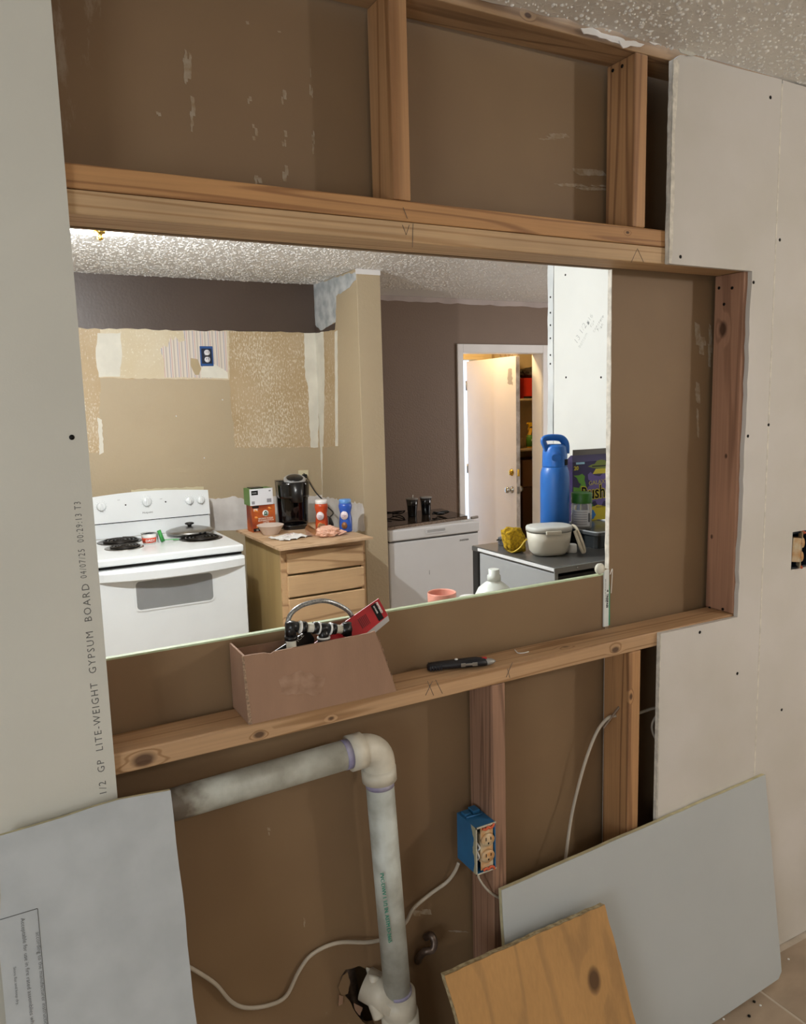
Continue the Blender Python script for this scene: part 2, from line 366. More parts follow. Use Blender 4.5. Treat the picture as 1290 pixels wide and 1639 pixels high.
def struct(name, b=None, m=None, parent=None):
    if b is None:
        o = bpy.data.objects.new(name, None); COL.objects.link(o)
    else: o = link(name, b.mesh(name), m, parent)
    if not parent: o['kind'] = 'structure'
    return o
def txt(name, body, size, M, m, parent, extrude=0.0004, offset=0.0, sx=1.0, align='LEFT', spacing=1.0):
    """flat print as thin raised letters; text runs along local x, up is local y, faces local z"""
    c = bpy.data.curves.new(name, 'FONT'); c.body = body; c.size = size; c.extrude = extrude; c.offset = offset
    c.align_x = align; c.space_character = spacing; c.resolution_u = 2
    t = bpy.data.objects.new(name, c); COL.objects.link(t); bpy.context.view_layer.update()
    me = bpy.data.meshes.new_from_object(t); bpy.data.objects.remove(t)
    me.transform(M @ Matrix.Diagonal((sx, 1, 1, 1))); me.materials.clear()
    return link(name, me, m, parent)
def frame(o, xdir, zdir):
    """matrix with local x along xdir, local z (out of the print) along zdir"""
    x = Vector(xdir).normalized(); z = Vector(zdir).normalized(); y = z.cross(x).normalized(); z = x.cross(y)
    return Matrix(((x.x, y.x, z.x, o[0]), (x.y, y.y, z.y, o[1]), (x.z, y.z, z.z, o[2]), (0, 0, 0, 1)))
def jag(pts, amp, step=0.02, seed=0, keep=()):
    """break a closed outline into short uneven edges"""
    rnd = random.Random(seed); out = []; n = len(pts)
    for i in range(n):
        a = Vector(pts[i]); b = Vector(pts[(i+1) % n]); out.append(tuple(a))
        if i in keep: continue
        k = int((b-a).length/step)
        for j in range(1, k):
            p = a+(b-a)*(j/k); d = (b-a).normalized(); nn = Vector((-d.y, d.x)); out.append(tuple(p+nn*rnd.uniform(-amp, amp)))
    return out
def pxz(pts, y): return [(P(a, b, 'y', y).x, P(a, b, 'y', y).z) for a, b in pts]
def MY(y): return Matrix.Translation((0, y, 0))
MX = lambda x: Matrix(((0, 1, 0, x), (1, 0, 0, 0), (0, 0, 1, 0), (0, 0, 0, 1)))   # prism (a, t, b) -> (x+t, a, b)

# ------------------------------------------------------------------ key measures
HZ = 1.9525; ST = 0.038; SD = 0.089; SZ = 1.0633; CEI = 2.42; DW = 0.0127; KD = 0.102; BARZ = 1.201
RX = 1.574; PT = 2.398          # right jamb of the opening, underside of the top plate

# ------------------------------------------------------------------ room shell
b = B().box(-2.6, 5.4, -4.3, 5.9, -0.08, -0.0008); floor = struct('floor', b, GROUT)
tm = B().box(-0.226, 0.226, -0.226, 0.226, -0.006, 0.0, 0.002, seg=1).mesh('tile'); tm.materials.append(TILE)
for i in range(-4, 5):
    for j in range(-6, 1):
        o = bpy.data.objects.new('tile', tm); COL.objects.link(o); o.parent = floor
        o.location = (1.616+0.2285+i*0.457, -0.262+0.2285+j*0.457, 0)
        if o.location.y + 0.226 > -DW-0.001: o.scale.y = 0.5; o.location.y = -0.262+0.005+0.113
# front-room ceiling board with a torn edge where it met the wall
edge = [(x, -0.012+random.Random(k).uniform(-0.010, 0.010)) for k, x in enumerate([0.0+0.035*i for i in range(0, 37)])]
outl = [(-2.6, -4.3), (3.7, -4.3), (3.7, -0.004), (1.75, -0.006), (1.62, -0.012), (1.32, -0.016)]+list(reversed(edge))+[(-2.6, -0.014)]
MZ = lambda z: Matrix(((1, 0, 0, 0), (0, 0, 1, 0), (0, 1, 0, z), (0, 0, 0, 1)))     # prism (a,t,b) -> (a, b, z+t)
cf = struct('ceiling', B().prism(outl, 0.016, MZ(CEI-0.004)), CEILF)
kb = B().box(-2.6, 2.2, KD+DW, 3.5, CEI, CEI+0.05).box(2.2, 5.4, KD+DW, 3.8, CEI, CEI+0.05).box(1.8, 2.2, 3.5, 3.8, CEI, CEI+0.05)
kc = struct('ceiling', kb, CEILK)
def blobs(name, n, x0, x1, y0, y1, z, rmin, rmax, h, m, parent, seed, ok=lambda x, y: True):
    rnd = random.Random(seed); bb = B()
    for i in range(n):
        x = rnd.uniform(x0, x1); y = rnd.uniform(y0, y1)
        if not ok(x, y): continue
        r = rmin+(rmax-rmin)*rnd.random()**2; e = rnd.uniform(.55, 1.0); a0 = rnd.uniform(0, PI); hh = h*rnd.uniform(.5, 1.1)*(.5+r/rmax*.5)
        ring = []
        for k in range(6):
            a = k*PI/3; q = r*rnd.uniform(.75, 1.2); u, v = q*math.cos(a), q*e*math.sin(a)
            ring.append((u*math.cos(a0)-v*math.sin(a0), u*math.sin(a0)+v*math.cos(a0)))
        vs = [(x+u, y+v, z+.0006) for u, v in ring]+[(x+u*.66, y+v*.66, z-hh*.75) for u, v in ring]+[(x, y, z-hh)]
        fs = [(k, (k+1) % 6, 6+(k+1) % 6, 6+k) for k in range(6)]+[(6+k, 6+(k+1) % 6, 12) for k in range(6)]
        bb.add(vs, fs, None, True)
    o = link(name, bb.mesh(name, True), m, parent); o['kind'] = 'stuff'; return o
blobs('popcorn_texture', 13000, 0.2, 2.9, -1.0, -0.015, CEI-0.004, .0020, .0068, .0045, mat('popcorn_blob', 'eeebe3', 0.5), cf, 1)
blobs('knockdown_texture', 15000, -0.3, 3.0, 1.3, 3.5, CEI, .004, .013, .0050, mat('knockdown_blob', 'e6e3de', 0.35), kc, 2, lambda x, y: not (1.865 < x < 2.02 and y > 2.85))
blobs('knockdown_texture', 5200, 2.9, 4.6, 1.5, 3.78, CEI, .003, .009, .0045, mat('ceiling_blob', 'e6e3de', 0.35), kc, 3)
struct('ceiling', B().box(2.0, 5.4, 3.92, 5.9, CEI, CEI+0.05), flat('e8dcc0'))
struct('wall_right', B().box(5.4, 5.5, KD, 5.9, 0, CEI+.05).box(2.32, 5.4, KD, KD+DW, 0, CEI), flat('8f7c6c'))
struct('wall_left', B().box(-2.7, -2.6, -4.3, 5.9, 0, CEI+.05), flat('cfc9bd'))
struct('wall_back', B().box(-2.7, 3.7, -4.4, -4.3, 0, CEI+.05), flat('cfc9bd'))
struct('wall_right', B().box(3.7, 3.8, -4.3, 0.12, 0, CEI+.05), flat('cfc9bd'))
# kitchen back wall, painted tan with a dark brown band on top
wk = struct('wall_kitchen', B().box(-2.6, 1.87, 3.5, 3.62, 0, CEI), TAN)
part('painted_band', B().prism(jag([(-2.6, 2.112), (1.864, 2.112), (1.864, CEI), (-2.6, CEI)], 0.005, 0.04, 3, keep=(1, 2, 3)), 0.003, MY(3.4965)), DKBROWN, wk, 'dark brown painted band under the kitchen ceiling')
def wpatch(name, pts, m, amp=0.004, step=0.025, d=0.0015, seed=1, label=None, keep=()):
    return part(name, B().prism(jag(pxz(pts, 3.5), amp, step, seed, keep), d, MY(3.5-d)), m, wk, label)
wpatch('bare_drywall', [(40, 524), (512, 532), (509, 716), (376, 717), (367, 608), (160, 605), (161, 724), (40, 733)], BARE, 0.006, seed=2, d=0.001, label='bare drywall paper where tile was pulled off')
wpatch('bare_drywall', [(160, 526), (366, 529), (367, 608), (160, 605)], BAREL, 0.003, seed=5, d=0.0013)
wpatch('compound_patch', [(156, 533), (193, 533), (195, 560), (192, 603), (158, 604), (153, 565)], COMP, 0.004, seed=4, d=0.002, label='pale oval of joint compound')
wpatch('compound_patch', [(486, 532), (512, 532), (509, 716), (497, 716), (493, 620), (488, 600)], COMP, 0.004, seed=6, d=0.002)
wpatch('compound_patch', [(156, 668), (163, 672), (166, 724), (159, 728)], COMP, 0.003, 0.015, seed=8, d=0.002)
wpatch('torn_wallpaper', [(292, 529), (363, 530), (365, 605), (263, 604), (262, 575), (256, 560), (262, 553), (268, 556), (272, 540), (277, 545), (281, 538), (286, 548), (296, 545)], striped('striped_wallpaper'), 0.003, 0.03, seed=9, d=0.0025, label='torn remnant of striped wallpaper')
wpatch('compound_patch', [(330, 578), (345, 584), (364, 596), (365, 606), (322, 604), (322, 590)], COMP, 0.003, seed=11, d=0.003)
wpatch('bare_drywall', [(305, 573), (316, 575), (322, 590), (318, 600), (312, 600), (305, 585)], mat('tan_smear', 'b5a27e', 0.6), 0.003, seed=12, d=0.003)
wpatch('unpainted_backsplash', [(325, 797), (345, 799), (372, 794), (395, 799), (450, 794), (524, 793), (524, 845), (325, 850)], PLASTER, 0.006, 0.018, seed=13, d=0.002, keep=(5, 6, 7), label='unpainted white strip above the counter')
wpatch('unpainted_backsplash', [(210, 784), (270, 781), (326, 779), (328, 796), (210, 800)], mat('cream_strip', 'd6ccaa', 0.7), 0.004, 0.02, seed=14, d=0.001)
for px, py in ((344, 545), (282, 666), (327, 733), (356, 640)):
    p = P(px, py, 'y', 3.5); part('chip', B().lathe([(0.005, 0), (0.003, 0.002)], Matrix.Translation((p.x, 3.5, p.z)) @ Matrix.Rotation(PI/2, 4, 'X'), 8), PAPER, wk)
# partition stub between stove corner and freezer
wp = struct('wall_partition', B().box(1.865, 2.02, 2.85, 3.8, 0, CEI, 0.004), TAN)
def ppatch(name, pts, m, amp, step, seed, d=0.0015, label=None):
    q = [(P(a, b_, 'x', 1.865).y, P(a, b_, 'x', 1.865).z) for a, b_ in pts]
    q = [(min(max(y, 2.855), 3.499), z) for y, z in q]
    return part(name, B().prism(jag(q, amp, step, seed), d, MX(1.865-d)), m, wp, label)
ppatch('skim_coat', [(495, 458), (572, 434), (573, 447), (556, 462), (538, 474), (537, 516), (513, 529), (505, 520), (500, 505)], SKIM, 0.006, 0.03, 21, label='grey smeared skim coat in the ceiling corner')
ppatch('dark_paint', [(500, 518), (513, 529), (537, 516), (536, 528), (505, 534)], DKBROWN, 0.003, 0.03, 22, 0.001)
ppatch('bare_drywall', [(505, 533), (538, 528), (540, 714), (508, 716)], BARE, 0.004, 0.03, 23, 0.001)
ppatch('compound_patch', [(505, 533), (518, 531), (520, 600), (518, 714), (508, 716)], COMP, 0.004, 0.03, 24, 0.002)
ppatch('compound_patch', [(536, 531), (540, 529), (541, 714), (537, 714)], COMP, 0.003, 0.03, 25, 0.002)
ppatch('compound_patch', [(505, 716), (516, 715), (516, 793), (512, 793)], COMP, 0.004, 0.03, 26, 0.001)
ppatch('unpainted_backsplash', [(505, 793), (530, 797), (552, 802), (580, 806), (583, 815), (584, 850), (505, 850)], PLASTER, 0.007, 0.02, 27)
part('white_edge', B().box(1.86, 2.02, 2.846, 2.852, CEI-0.03, CEI-0.001), WHITEP, wp)
# hall wall with the doorway
DX0, DX1, DZ = 3.212, 3.99, 2.012
wh = struct('wall_hall', B().box(2.02, DX0-.02, 3.8, 3.92, 0, CEI).box(DX1+.02, 5.4, 3.8, 3.92, 0, CEI).box(DX0-.02, DX1+.02, 3.8, 3.92, DZ+.02, CEI), HALLBROWN)
part('white_edge', B().prism(jag([(2.02, CEI-0.035), (5.0, CEI-0.045), (5.0, CEI-0.001), (2.02, CEI-0.001)], 0.005, 0.06, 31, keep=(1, 2, 3)), 0.003, MY(3.797)), mat('ceiling_edge_paint', 'b7aaa4', 0.6), wh)
dr = struct('door_1', B().box(DX0-.02, DX0, 3.795, 3.925, 0, DZ).box(DX1, DX1+.02, 3.795, 3.925, 0, DZ).box(DX0-.02, DX1+.02, 3.795, 3.925, DZ, DZ+.02), WHITEP)
part('casing', B().box(DX0-.055, DX0-.003, 3.782, 3.80, 0, DZ+.066, 0.003), WHITEP, dr)
part('casing', B().box(DX1+.003, DX1+.058, 3.782, 3.80, 0, DZ+.066, 0.003), WHITEP, dr)
part('casing', B().box(DX0-.003, DX1+.003, 3.782, 3.80, DZ+.003, DZ+.066, 0.003), WHITEP, dr)
part('door_stop', B().box(DX0, DX0+.008, 3.85, 3.89, 0, DZ, 0.002), WHITEP, dr)
# laundry room beyond
LW = flat('d8c49a')
struct('wall_laundry', B().box(2.9, 3.45, 5.0, 5.12, 0, CEI).box(4.18, 5.4, 5.0, 5.12, 0, CEI).box(3.45, 4.18, 5.0, 5.12, 2.06, CEI).box(2.8, 2.9, 3.92, 5.12, 0, CEI).box(5.15, 5.25, 3.92, 5.12, 0, CEI), LW)
dx = struct('door_2', B().box(3.45, 3.48, 4.97, 5.12, 0, 2.06).box(4.15, 4.18, 4.97, 5.12, 0, 2.06).box(3.48, 4.15, 4.97, 5.12, 2.03, 2.06), LW)
part('casing', B().box(3.39, 4.24, 4.975, 5.0, 2.06, 2.12, 0.004).box(3.39, 3.45, 4.975, 5.0, 0, 2.06, 0.004).box(4.18, 4.24, 4.975, 5.0, 0, 2.06, 0.004), LW, dx)
# exterior leaf standing open towards the kitchen
A0, A1 = Vector((3.865, 3.985, 0)), Vector((3.93, 4.83, 0))
ang = math.atan2(A1.y-A0.y, A1.x-A0.x); L = (A1-A0).length
lf = thing('door_leaf', 'white flat door leaf standing open beyond the hall doorway', 'door', A0, ang)
lf_b = B().box(0, L, -0.040, 0, 0.012, 2.003, 0.002)
part('panel', B().box(0, L, -0.0385, 0, 0.012, 2.003, 0.002), mat('white_door_paint', 'e6e1e0', 0.4, var=0.02, scale=3), lf)
part('worn_edge', B().box(-0.0025, 0.0, -0.038, -0.001, 0.012, 2.0), mat('worn_wood_edge', 'a79c92', 0.7, scale=14, col2='d8d2cc', detail=8), lf)
for z, m_ in ((1.018, BRASS), (0.868, CHROME)):
    for sgn in (1, -1):
        M_ = Matrix.Translation((0.07, 0 if sgn > 0 else -0.0385, z)) @ Matrix.Rotation(-sgn*PI/2, 4, 'X')
        if m_ is BRASS: part('deadbolt', B().lathe([(0.0, 0), (0.031, 0.0), (0.031, 0.006), (0.024, 0.016), (0.022, 0.024), (0.0, 0.025)], M_, 24), m_, lf)
        else: part('door_knob', B().lathe([(0.0, 0), (0.031, 0.0), (0.030, 0.006), (0.014, 0.012), (0.012, 0.026), (0.026, 0.038), (0.028, 0.050), (0.022, 0.062), (0.0, 0.065)], M_, 24), m_, lf)
    part('latch_plate', B().box(-0.004, -0.0026, -0.031, -0.008, z-0.03, z+0.03, 0.0005), m_, lf)
for z in (0.25, 1.0, 1.78): part('hinge', B().cyl((L+0.006, 0.003, z-0.045), (L+0.006, 0.003, z+0.045), 0.006), STEEL, lf)
part('wedge_repair', B().prism(jag([(0.05, 1.76), (0.13, 1.78), (0.12, 1.90), (0.06, 1.90)], 0.008, 0.02, 77), 0.001, Matrix.Translation((0, 0.0, 0))), mat('scuff_grey', 'a9a3a2', 0.6), lf)
# white right-hand wall of the kitchen with its metal corner bead
wr = struct('wall_kitchen_side', B().box(2.2, 2.32, KD+DW, 1.525, 0, CEI, 0.001), GYPW)
part('drywall_panel', B().box(2.190, 2.1995, 0.12, 1.478, 0.01, CEI-0.002, 0.001), GYPW, wr)
cb = B().prism(jag([(1.489, 0.02), (1.528, 0.02), (1.528, CEI-0.01), (1.489, CEI-0.01)], 0.0025, 0.05, 41), 0.004, MX(2.1955)); bead = part('corner_bead', cb, mat('metal_corner_bead', 'dfe3e2', 0.45, scale=5, col2='c2c8ca', detail=3), wr)
for py in (475, 500, 520, 541, 568, 582):
    p = P(884, py, 'x', 2.195); part('nail_hole', B().lathe([(0.0045, 0), (0.0045, 0.001)], Matrix.Translation((2.195, 1.508, p.z)) @ Matrix.Rotation(-PI/2, 4, 'Y'), 10), BLACK, wr)
part('gap_shadow_strip', B().box(2.1985, 2.1998, 1.478, 1.489, 0.01, CEI-.01), flat('4a443d'), wr)
for px, py in ((906, 604), (962, 604), (906, 800), (905, 440)):
    p = P(px, py, 'x', 2.19); part('screw', B().lathe([(0.0045, 0), (0.0045, 0.0012)], Matrix.Translation((2.19, p.y, p.z)) @ Matrix.Rotation(-PI/2, 4, 'Y'), 10), SCREW, wr)
def scribble(body, px, py, size, rotdeg):
    p = P(px, py, 'x', 2.19); M_ = frame((2.1895, p.y, p.z), (0, -1, 0), (-1, 0, 0)) @ Matrix.Rotation(math.radians(rotdeg), 4, 'Z') @ Matrix.Shear('XZ', 4, (0, 0))
    txt('pencil_note', body, size, M_, PENCIL, wr, 0.0002, -0.0012)
scribble('13 1/2', 923, 552, 0.040, 50); scribble('bottom', 928, 558, 0.026, 48)
scribble('#16', 941, 521, 0.032, 48); scribble('for', 947, 525, 0.028, 48); scribble('concrete', 951, 533, 0.024, 46); scribble('Plan', 958, 532, 0.026, 42)

# ------------------------------------------------------------------ dividing wall: framing and boards
dv = struct('wall_divider')
def knot(px, py, y=0.0, ax='y'):
    p = P(px, py, ax, y); return (p.x, p.y, p.z)
W_HEAD = wood('pine_header', 'cda87a', 'b38a5b', 'x', 9, [knot(765, 406)+(0.006,)], 1, scale=16, stretch=0.025)
W_HEAD2 = wood('pine_header_upper', 'c48f55', '9f6c3c', 'x', 9, [knot(1005, 372)+(0.004,)], 2, scale=16, stretch=0.03)
W_SILL = wood('pine_sill', 'c9a074', 'a67c50', 'x', 9, [knot(415, 1176)+(0.008,), knot(230, 1216)+(0.014,), knot(905, 1040, 0.03)+(0.010,), knot(985, 1040)+(0.009,), knot(530, 1150)+(0.004,)], 3, scale=14, stretch=0.03)
W_STUD = wood('pine_stud', 'bd8c5a', '956840', 'z', 6, [knot(1010, 1115)+(0.006,)], 4, scale=13, stretch=0.03)
W_STUDL = wood('pine_stud_reddish', 'a47c62', '83604a', 'z', 12, [knot(775, 1270)+(0.006,), knot(770, 1395)+(0.004,)], 5, scale=14, stretch=0.03)
W_STUDU = wood('pine_stud_light', 'bb8a58', '996a3c', 'z', 5, [], 6, scale=12, stretch=0.03)
W_JAMB = wood('pine_jamb', 'b58668', '9d7156', 'z', 6, [knot(1157, 527, RX, 'x')+(0.014,), knot(1139, 859, RX, 'x')+(0.004,), knot(1162, 730, RX, 'x')+(0.004,)], 7, scale=10)
W_PLATE = wood('pine_plate', 'b08c64', '8c6a48', 'x', 7, [knot(845, 25)+(0.006,)], 8, scale=10)
part('header_board', B().box(-0.6, RX+0.2, 0, SD, HZ, HZ+ST-.001, 0.0025), W_HEAD, dv, 'lower pale pine header board over the opening')
part('header_board', B().box(-0.6, RX+0.2, 0.001, SD, HZ+ST, HZ+2*ST, 0.0025), W_HEAD2, dv, 'upper orange pine header board')
part('sill_board', B().box(-0.6, RX+0.2, 0, SD, SZ-ST, SZ, 0.003), W_SILL, dv, 'knotty pine sill board under the opening')
part('top_plate', B().box(-0.6, 3.6, 0, SD, PT, PT+ST, 0.0025), W_PLATE, dv)
U0, U1 = HZ+2*ST+.0005, PT-.0005
for x, m_ in ((0.576, W_STUDU), (1.191, W_STUD)): part('stud', B().box(x, x+ST, 0, SD, U0, U1, 0.003), m_, dv)
part('stud', B().box(-0.052, -0.014, 0, SD, 0.001, PT-.0005, 0.003), W_STUD, dv)
part('stud', B().box(0.7877, 0.7877+ST, 0, SD, ST, SZ-ST-.0005, 0.003), W_STUDL, dv, 'reddish stud carrying the blue outlet box')
part('stud', B().box(1.202, 1.24, 0, SD, ST, SZ-ST-.0005, 0.003), W_STUD, dv)
part('jamb_stud', B().box(RX, RX+ST, 0, SD, SZ+.0005, HZ-.0005, 0.003), W_JAMB, dv, 'reddish jamb stud with a large knot')
part('stud', B().box(RX+ST+.001, RX+2*ST, 0, SD, 0.0, PT-.0005, 0.003), W_STUD, dv)
part('bottom_plate', B().box(-0.6, 3.6, 0.001, SD, 0.0005, ST-.0005, 0.0025), W_PLATE, dv)
for px, py in ((1151, 461), (1172, 461), (1159, 487), (1136, 973), (1157, 975)):
    p = P(px, py, 'x', RX); part('nail', B().lathe([(0.004, 0), (0.004, 0.001)], Matrix.Translation((RX-.0002, p.y, p.z)) @ Matrix.Rotation(-PI/2, 4, 'Y'), 10), SCREW, dv)
for px, py in ((981, 113), (996, 106)):
    p = P(px, py, 'x', 1.191); part('nail', B().lathe([(0.004, 0), (0.004, 0.001)], Matrix.Translation((1.1908, p.y, p.z)) @ Matrix.Rotation(-PI/2, 4, 'Y'), 10), SCREW, dv)
# pencil marks on header and sill
def mark(pts, y, m=PRINT):
    q = [P(a, b_, 'y', y) for a, b_ in pts]; part('pencil_mark', B().tube([(p.x, y-0.0004, p.z) for p in q], 0.0005, 5, sub=1), m, dv)
mark([(644, 360), (650, 376), (655, 360)], 0.0); mark([(661, 358), (660, 390), (660, 396)], 0.0); mark([(645, 332), (652, 350)], 0); mark([(684, 1090), (694, 1113)], 0); mark([(692, 1090), (681, 1113)], 0); mark([(697, 1088), (708, 1110)], 0)
mark([(1010, 420), (1020, 398), (1030, 420)], 0); mark([(812, 1070), (816, 1085)], 0); mark([(820, 1060), (810, 1084)], 0)
# kitchen-side boards, brown paper face towards us
hole = jag(pxz([(553, 1552), (575, 1546), (590, 1553), (600, 1575), (607, 1598), (598, 1625), (600, 1639), (585, 1639), (572, 1625), (558, 1600), (548, 1580), (545, 1565)], KD), 0.003, 0.012, 51)
part('brown_board', B().prism([(-0.6, 0.0), (1.2145, 0.0), (1.2145, BARZ-.002), (-0.6, BARZ-.002)], DW, MY(KD), [hole]), BROWN, dv, 'lower brown backed drywall board with a ragged hole')
part('board_lip', B().box(-0.6, 1.2145, KD, KD+DW, BARZ-.002, BARZ+.0015), GREENEDGE, dv, 'pale green cut edge of the low board')
part('brown_board', B().box(1.2275, 2.19, KD, KD+DW, 0.0, CEI-.001), BROWN, dv, 'tall brown backed board right of the opening')
part('board_edge', B().prism(jag([(KD-.0005, SZ+.15), (KD+DW, SZ+.15), (KD+DW, HZ), (KD-.0005, HZ)], 0.0012, 0.03, 52, keep=(0, 2)), 0.002, MX(1.2252)), EDGE, dv, 'white gypsum edge of the tall board')
part('board_edge', B().box(1.2150, 1.2175, KD-.001, KD+DW, 0.02, SZ-ST), EDGE, dv)
part('brown_board', B().box(-0.6, 1.2265, KD, KD+DW, HZ+.001, CEI-.001), BROWN, dv, 'upper brown backed board above the header')
SCR = mat('scraped_paper', '9d8f7c', 0.8, scale=70, col2='8a7458', detail=6)
def scrape(px, py, w_, h_, seed, k=3):
    rnd = random.Random(seed); bb = B()
    for i in range(k):
        cx = px+rnd.uniform(-w_, w_)*.5; cy = py+rnd.uniform(-h_, h_)*.5; a = w_*rnd.uniform(.2, .5); c = h_*rnd.uniform(.12, .35)
        q = pxz([(cx-a, cy-c), (cx+a*.6, cy-c*.8), (cx+a, cy+c), (cx-a*.5, cy+c*.9)], KD)
        bb.prism(jag(q, .0012, .005, seed+i), .0004, MY(KD-.0005-.00005*i))
    part('scrape_mark', bb, SCR, dv, kind='stuff')
for i, q in enumerate(((300, 115, 9, 70, 5), (308, 185, 8, 50, 3), (400, 160, 7, 16, 2), (407, 212, 6, 24, 3), (412, 278, 9, 28, 3), (453, 155, 7, 24, 3), (455, 222, 7, 18, 3), (457, 280, 7, 30, 4), (498, 130, 4, 44, 4), (501, 222, 4, 36, 3), (252, 185, 7, 18, 2), (394, 40, 6, 12, 1), (447, 50, 8, 5, 1), (893, 219, 38, 10, 4), (945, 282, 45, 16, 5), (935, 300, 60, 8, 4), (1120, 540, 14, 60, 3), (1118, 655, 10, 70, 4), (1135, 560, 7, 80, 3), (485, 1480, 4, 20, 2), (430, 1330, 6, 10, 2), (675, 1460, 22, 14, 4), (728, 1490, 40, 4, 2))): scrape(*q[:4], 100+i, q[4])
# torn paper fringe round the hole
for k, (pts, m_) in enumerate((([(548, 1562), (556, 1556), (560, 1572), (556, 1590), (546, 1592), (541, 1580)], BROWN), ([(586, 1548), (594, 1550), (601, 1566), (606, 1590), (598, 1586), (588, 1566)], PVCW), ([(590, 1592), (596, 1594), (600, 1606), (596, 1624), (590, 1612)], CARD), ([(542, 1592), (549, 1594), (548, 1606), (542, 1610)], CARD), ([(566, 1605), (580, 1612), (576, 1625), (568, 1616)], CARD))):
    o = part('paper_tear', B().prism(jag(pxz(pts, KD-.004), 0.001, 0.006, 60+k), 0.002, MY(KD-.0055)), m_, dv)
# white end tape between the two boards
tp = part('edge_tape', B().box(1.2075, 1.2245, KD-.005, KD-.0005, SZ+.001, BARZ+.012, 0.001), flat('d9dcd8'), dv, 'white printed edge tape at the board joint')
txt('printed_mark', 'TRESPASS', 0.0085, frame((1.2155, KD-.0052, 1.150), (0, 0, -1), (0, -1, 0)), BLACK, tp, 0.0002, 0.0003)
part('printed_mark', B().prism([(1.2165, 1.156), (1.2225, 1.156), (1.2195, 1.162)], .0004, MY(KD-.0055)), BLACK, tp)
txt('printed_mark', 'quality board end tape  peel from this side', 0.0035, frame((1.2115, KD-.0052, 1.19), (0, 0, -1), (0, -1, 0)), PRINT, tp, 0.0002)
part('green_backing', B().prism(jag([(1.2245, SZ+.003), (1.2295, SZ+.003), (1.2285, 1.15), (1.2245, 1.20)], .0006, .02, 3), .0015, MY(KD-.004)), flat('1f8a63'), tp)
part('white_liner', B().tube([(1.226, KD-.006, 1.20), (1.231, KD-.008, 1.214), (1.2335, KD-.006, 1.20), (1.2325, KD-.004, 1.15)], 0.0012, 6), flat('e6dfd6'), tp)
single('cable_clip', B().lathe([(0.0, 0), (0.013, 0.0), (0.0145, 0.006), (0.011, 0.012), (0.0, 0.013)], Matrix.Translation((1.197, KD+.005, BARZ+.0165)) @ Matrix.Rotation(PI/2, 4, 'X') , 20), CREAMP, 'small cream plastic clip perched on the end of the green edged ledge', 'clip')
# camera-side boards
fl = part('front_board', B().box(-2.6, 0.0, -DW, -.0003, 0.0, CEI-.006), GYP, dv, 'grey gypsum board left of the opening with a printed line')
def fit_txt(body, size, x, z0, z1):
    o = txt('printed_text', body, size, Matrix.Identity(4), PRINT, fl, 0.0001, -0.0001, spacing=1.25)
    wd = max(v.co.x for v in o.data.vertices); sc = (z1-z0)/wd
    o.data.transform(frame((x, -DW-.0002, z0), (0, 0, 1), (0, -1, 0)) @ Matrix.Diagonal((sc, 1, 1, 1)))
def bz(px, py): return P(px, py, 'y', -DW).z
fit_txt('1/2  GP  LITE-WEIGHT  GYPSUM  BOARD', 0.0165, -0.0165, bz(168, 1272), bz(142, 934))
fit_txt('04/07/25  00:29:13 T3', 0.0145, -0.0185, bz(141, 925), bz(128, 803))
lxy = pxz([(1080, 90), (1251, 126), (1251, 126)], -DW)
SEAM = 1.672
big = jag([(1.296, HZ-.001), (1.296, 2.395)], 0.003, 0.02, 70, keep=(1,))[:-1]+[(1.296, 2.395), (1.315, 2.408), (1.36, 2.4135), (1.5, 2.4125), (SEAM-.001, 2.4140), (SEAM-.001, 0.002), (1.299, 0.002), (1.294, SZ-.003)]
bl = [(1.294, SZ-.003), (RX+.004, SZ-.006)]+[q for q in jag([(RX+.004, SZ-.006), (RX+.012, HZ-.002)], 0.0025, 0.03, 71, keep=(1,))[1:-1]]+[(RX+.012, HZ-.002)]
outer = big[:-1]+bl
fr = part('front_board', B().prism(outer, DW-.0003, MY(-DW)), GYPB, dv, 'scuffed gypsum board notched around the opening')
part('board_core', B().prism(jag([(-DW+.001, HZ), (-.001, HZ), (-.001, 2.395), (-DW+.001, 2.395)], 0.001, 0.02, 74), 0.004, MX(1.2925)), EDGE, dv, 'crumbly white gypsum edge')
part('board_core', B().prism(jag([(1.2935, HZ), (1.302, HZ), (1.306, 2.1), (1.303, 2.25), (1.312, 2.395), (1.2935, 2.395)], 0.0015, 0.02, 75), 0.0012, MY(-DW-.001)), EDGE, dv)
part('board_core', B().box(1.2925, 1.2945, -DW, -.001, 0.05, SZ-.004), EDGE, dv)
# second board with a cut-out for an outlet
oz0, oz1 = P(1268, 912, 'y', -DW).z, P(1268, 852, 'y', -DW).z
fb = part('front_board', B().prism([(SEAM+.003, 0.002), (3.69, 0.002), (3.69, 2.4145), (2.2, 2.4135), (1.8, 2.411), (SEAM+.003, 2.413)], DW-.0003, MY(-DW), [[(1.794, oz0), (1.872, oz0), (1.872, oz1), (1.794, oz1)]]), GYPB, dv, 'gypsum board at the right with an outlet cut-out')
part('joint_strip', B().box(SEAM-.0012, SEAM+.0032, -DW-.0004, -.002, 0.002, 2.405), EDGE, dv)
for (px, py) in ((1233, 156), (1248, 384), (1089, 411), (1206, 452), (1197, 698), (1120, 1012), (1180, 1078), (1251, 1136), (1230, 680), (115, 700)):
    p = P(px, py, 'y', -DW); part('screw', B().lathe([(0.0042, 0), (0.0042, 0.0006)], Matrix.Translation((p.x, -DW, p.z)) @ Matrix.Rotation(PI/2, 4, 'X'), 12), SCREW, dv)
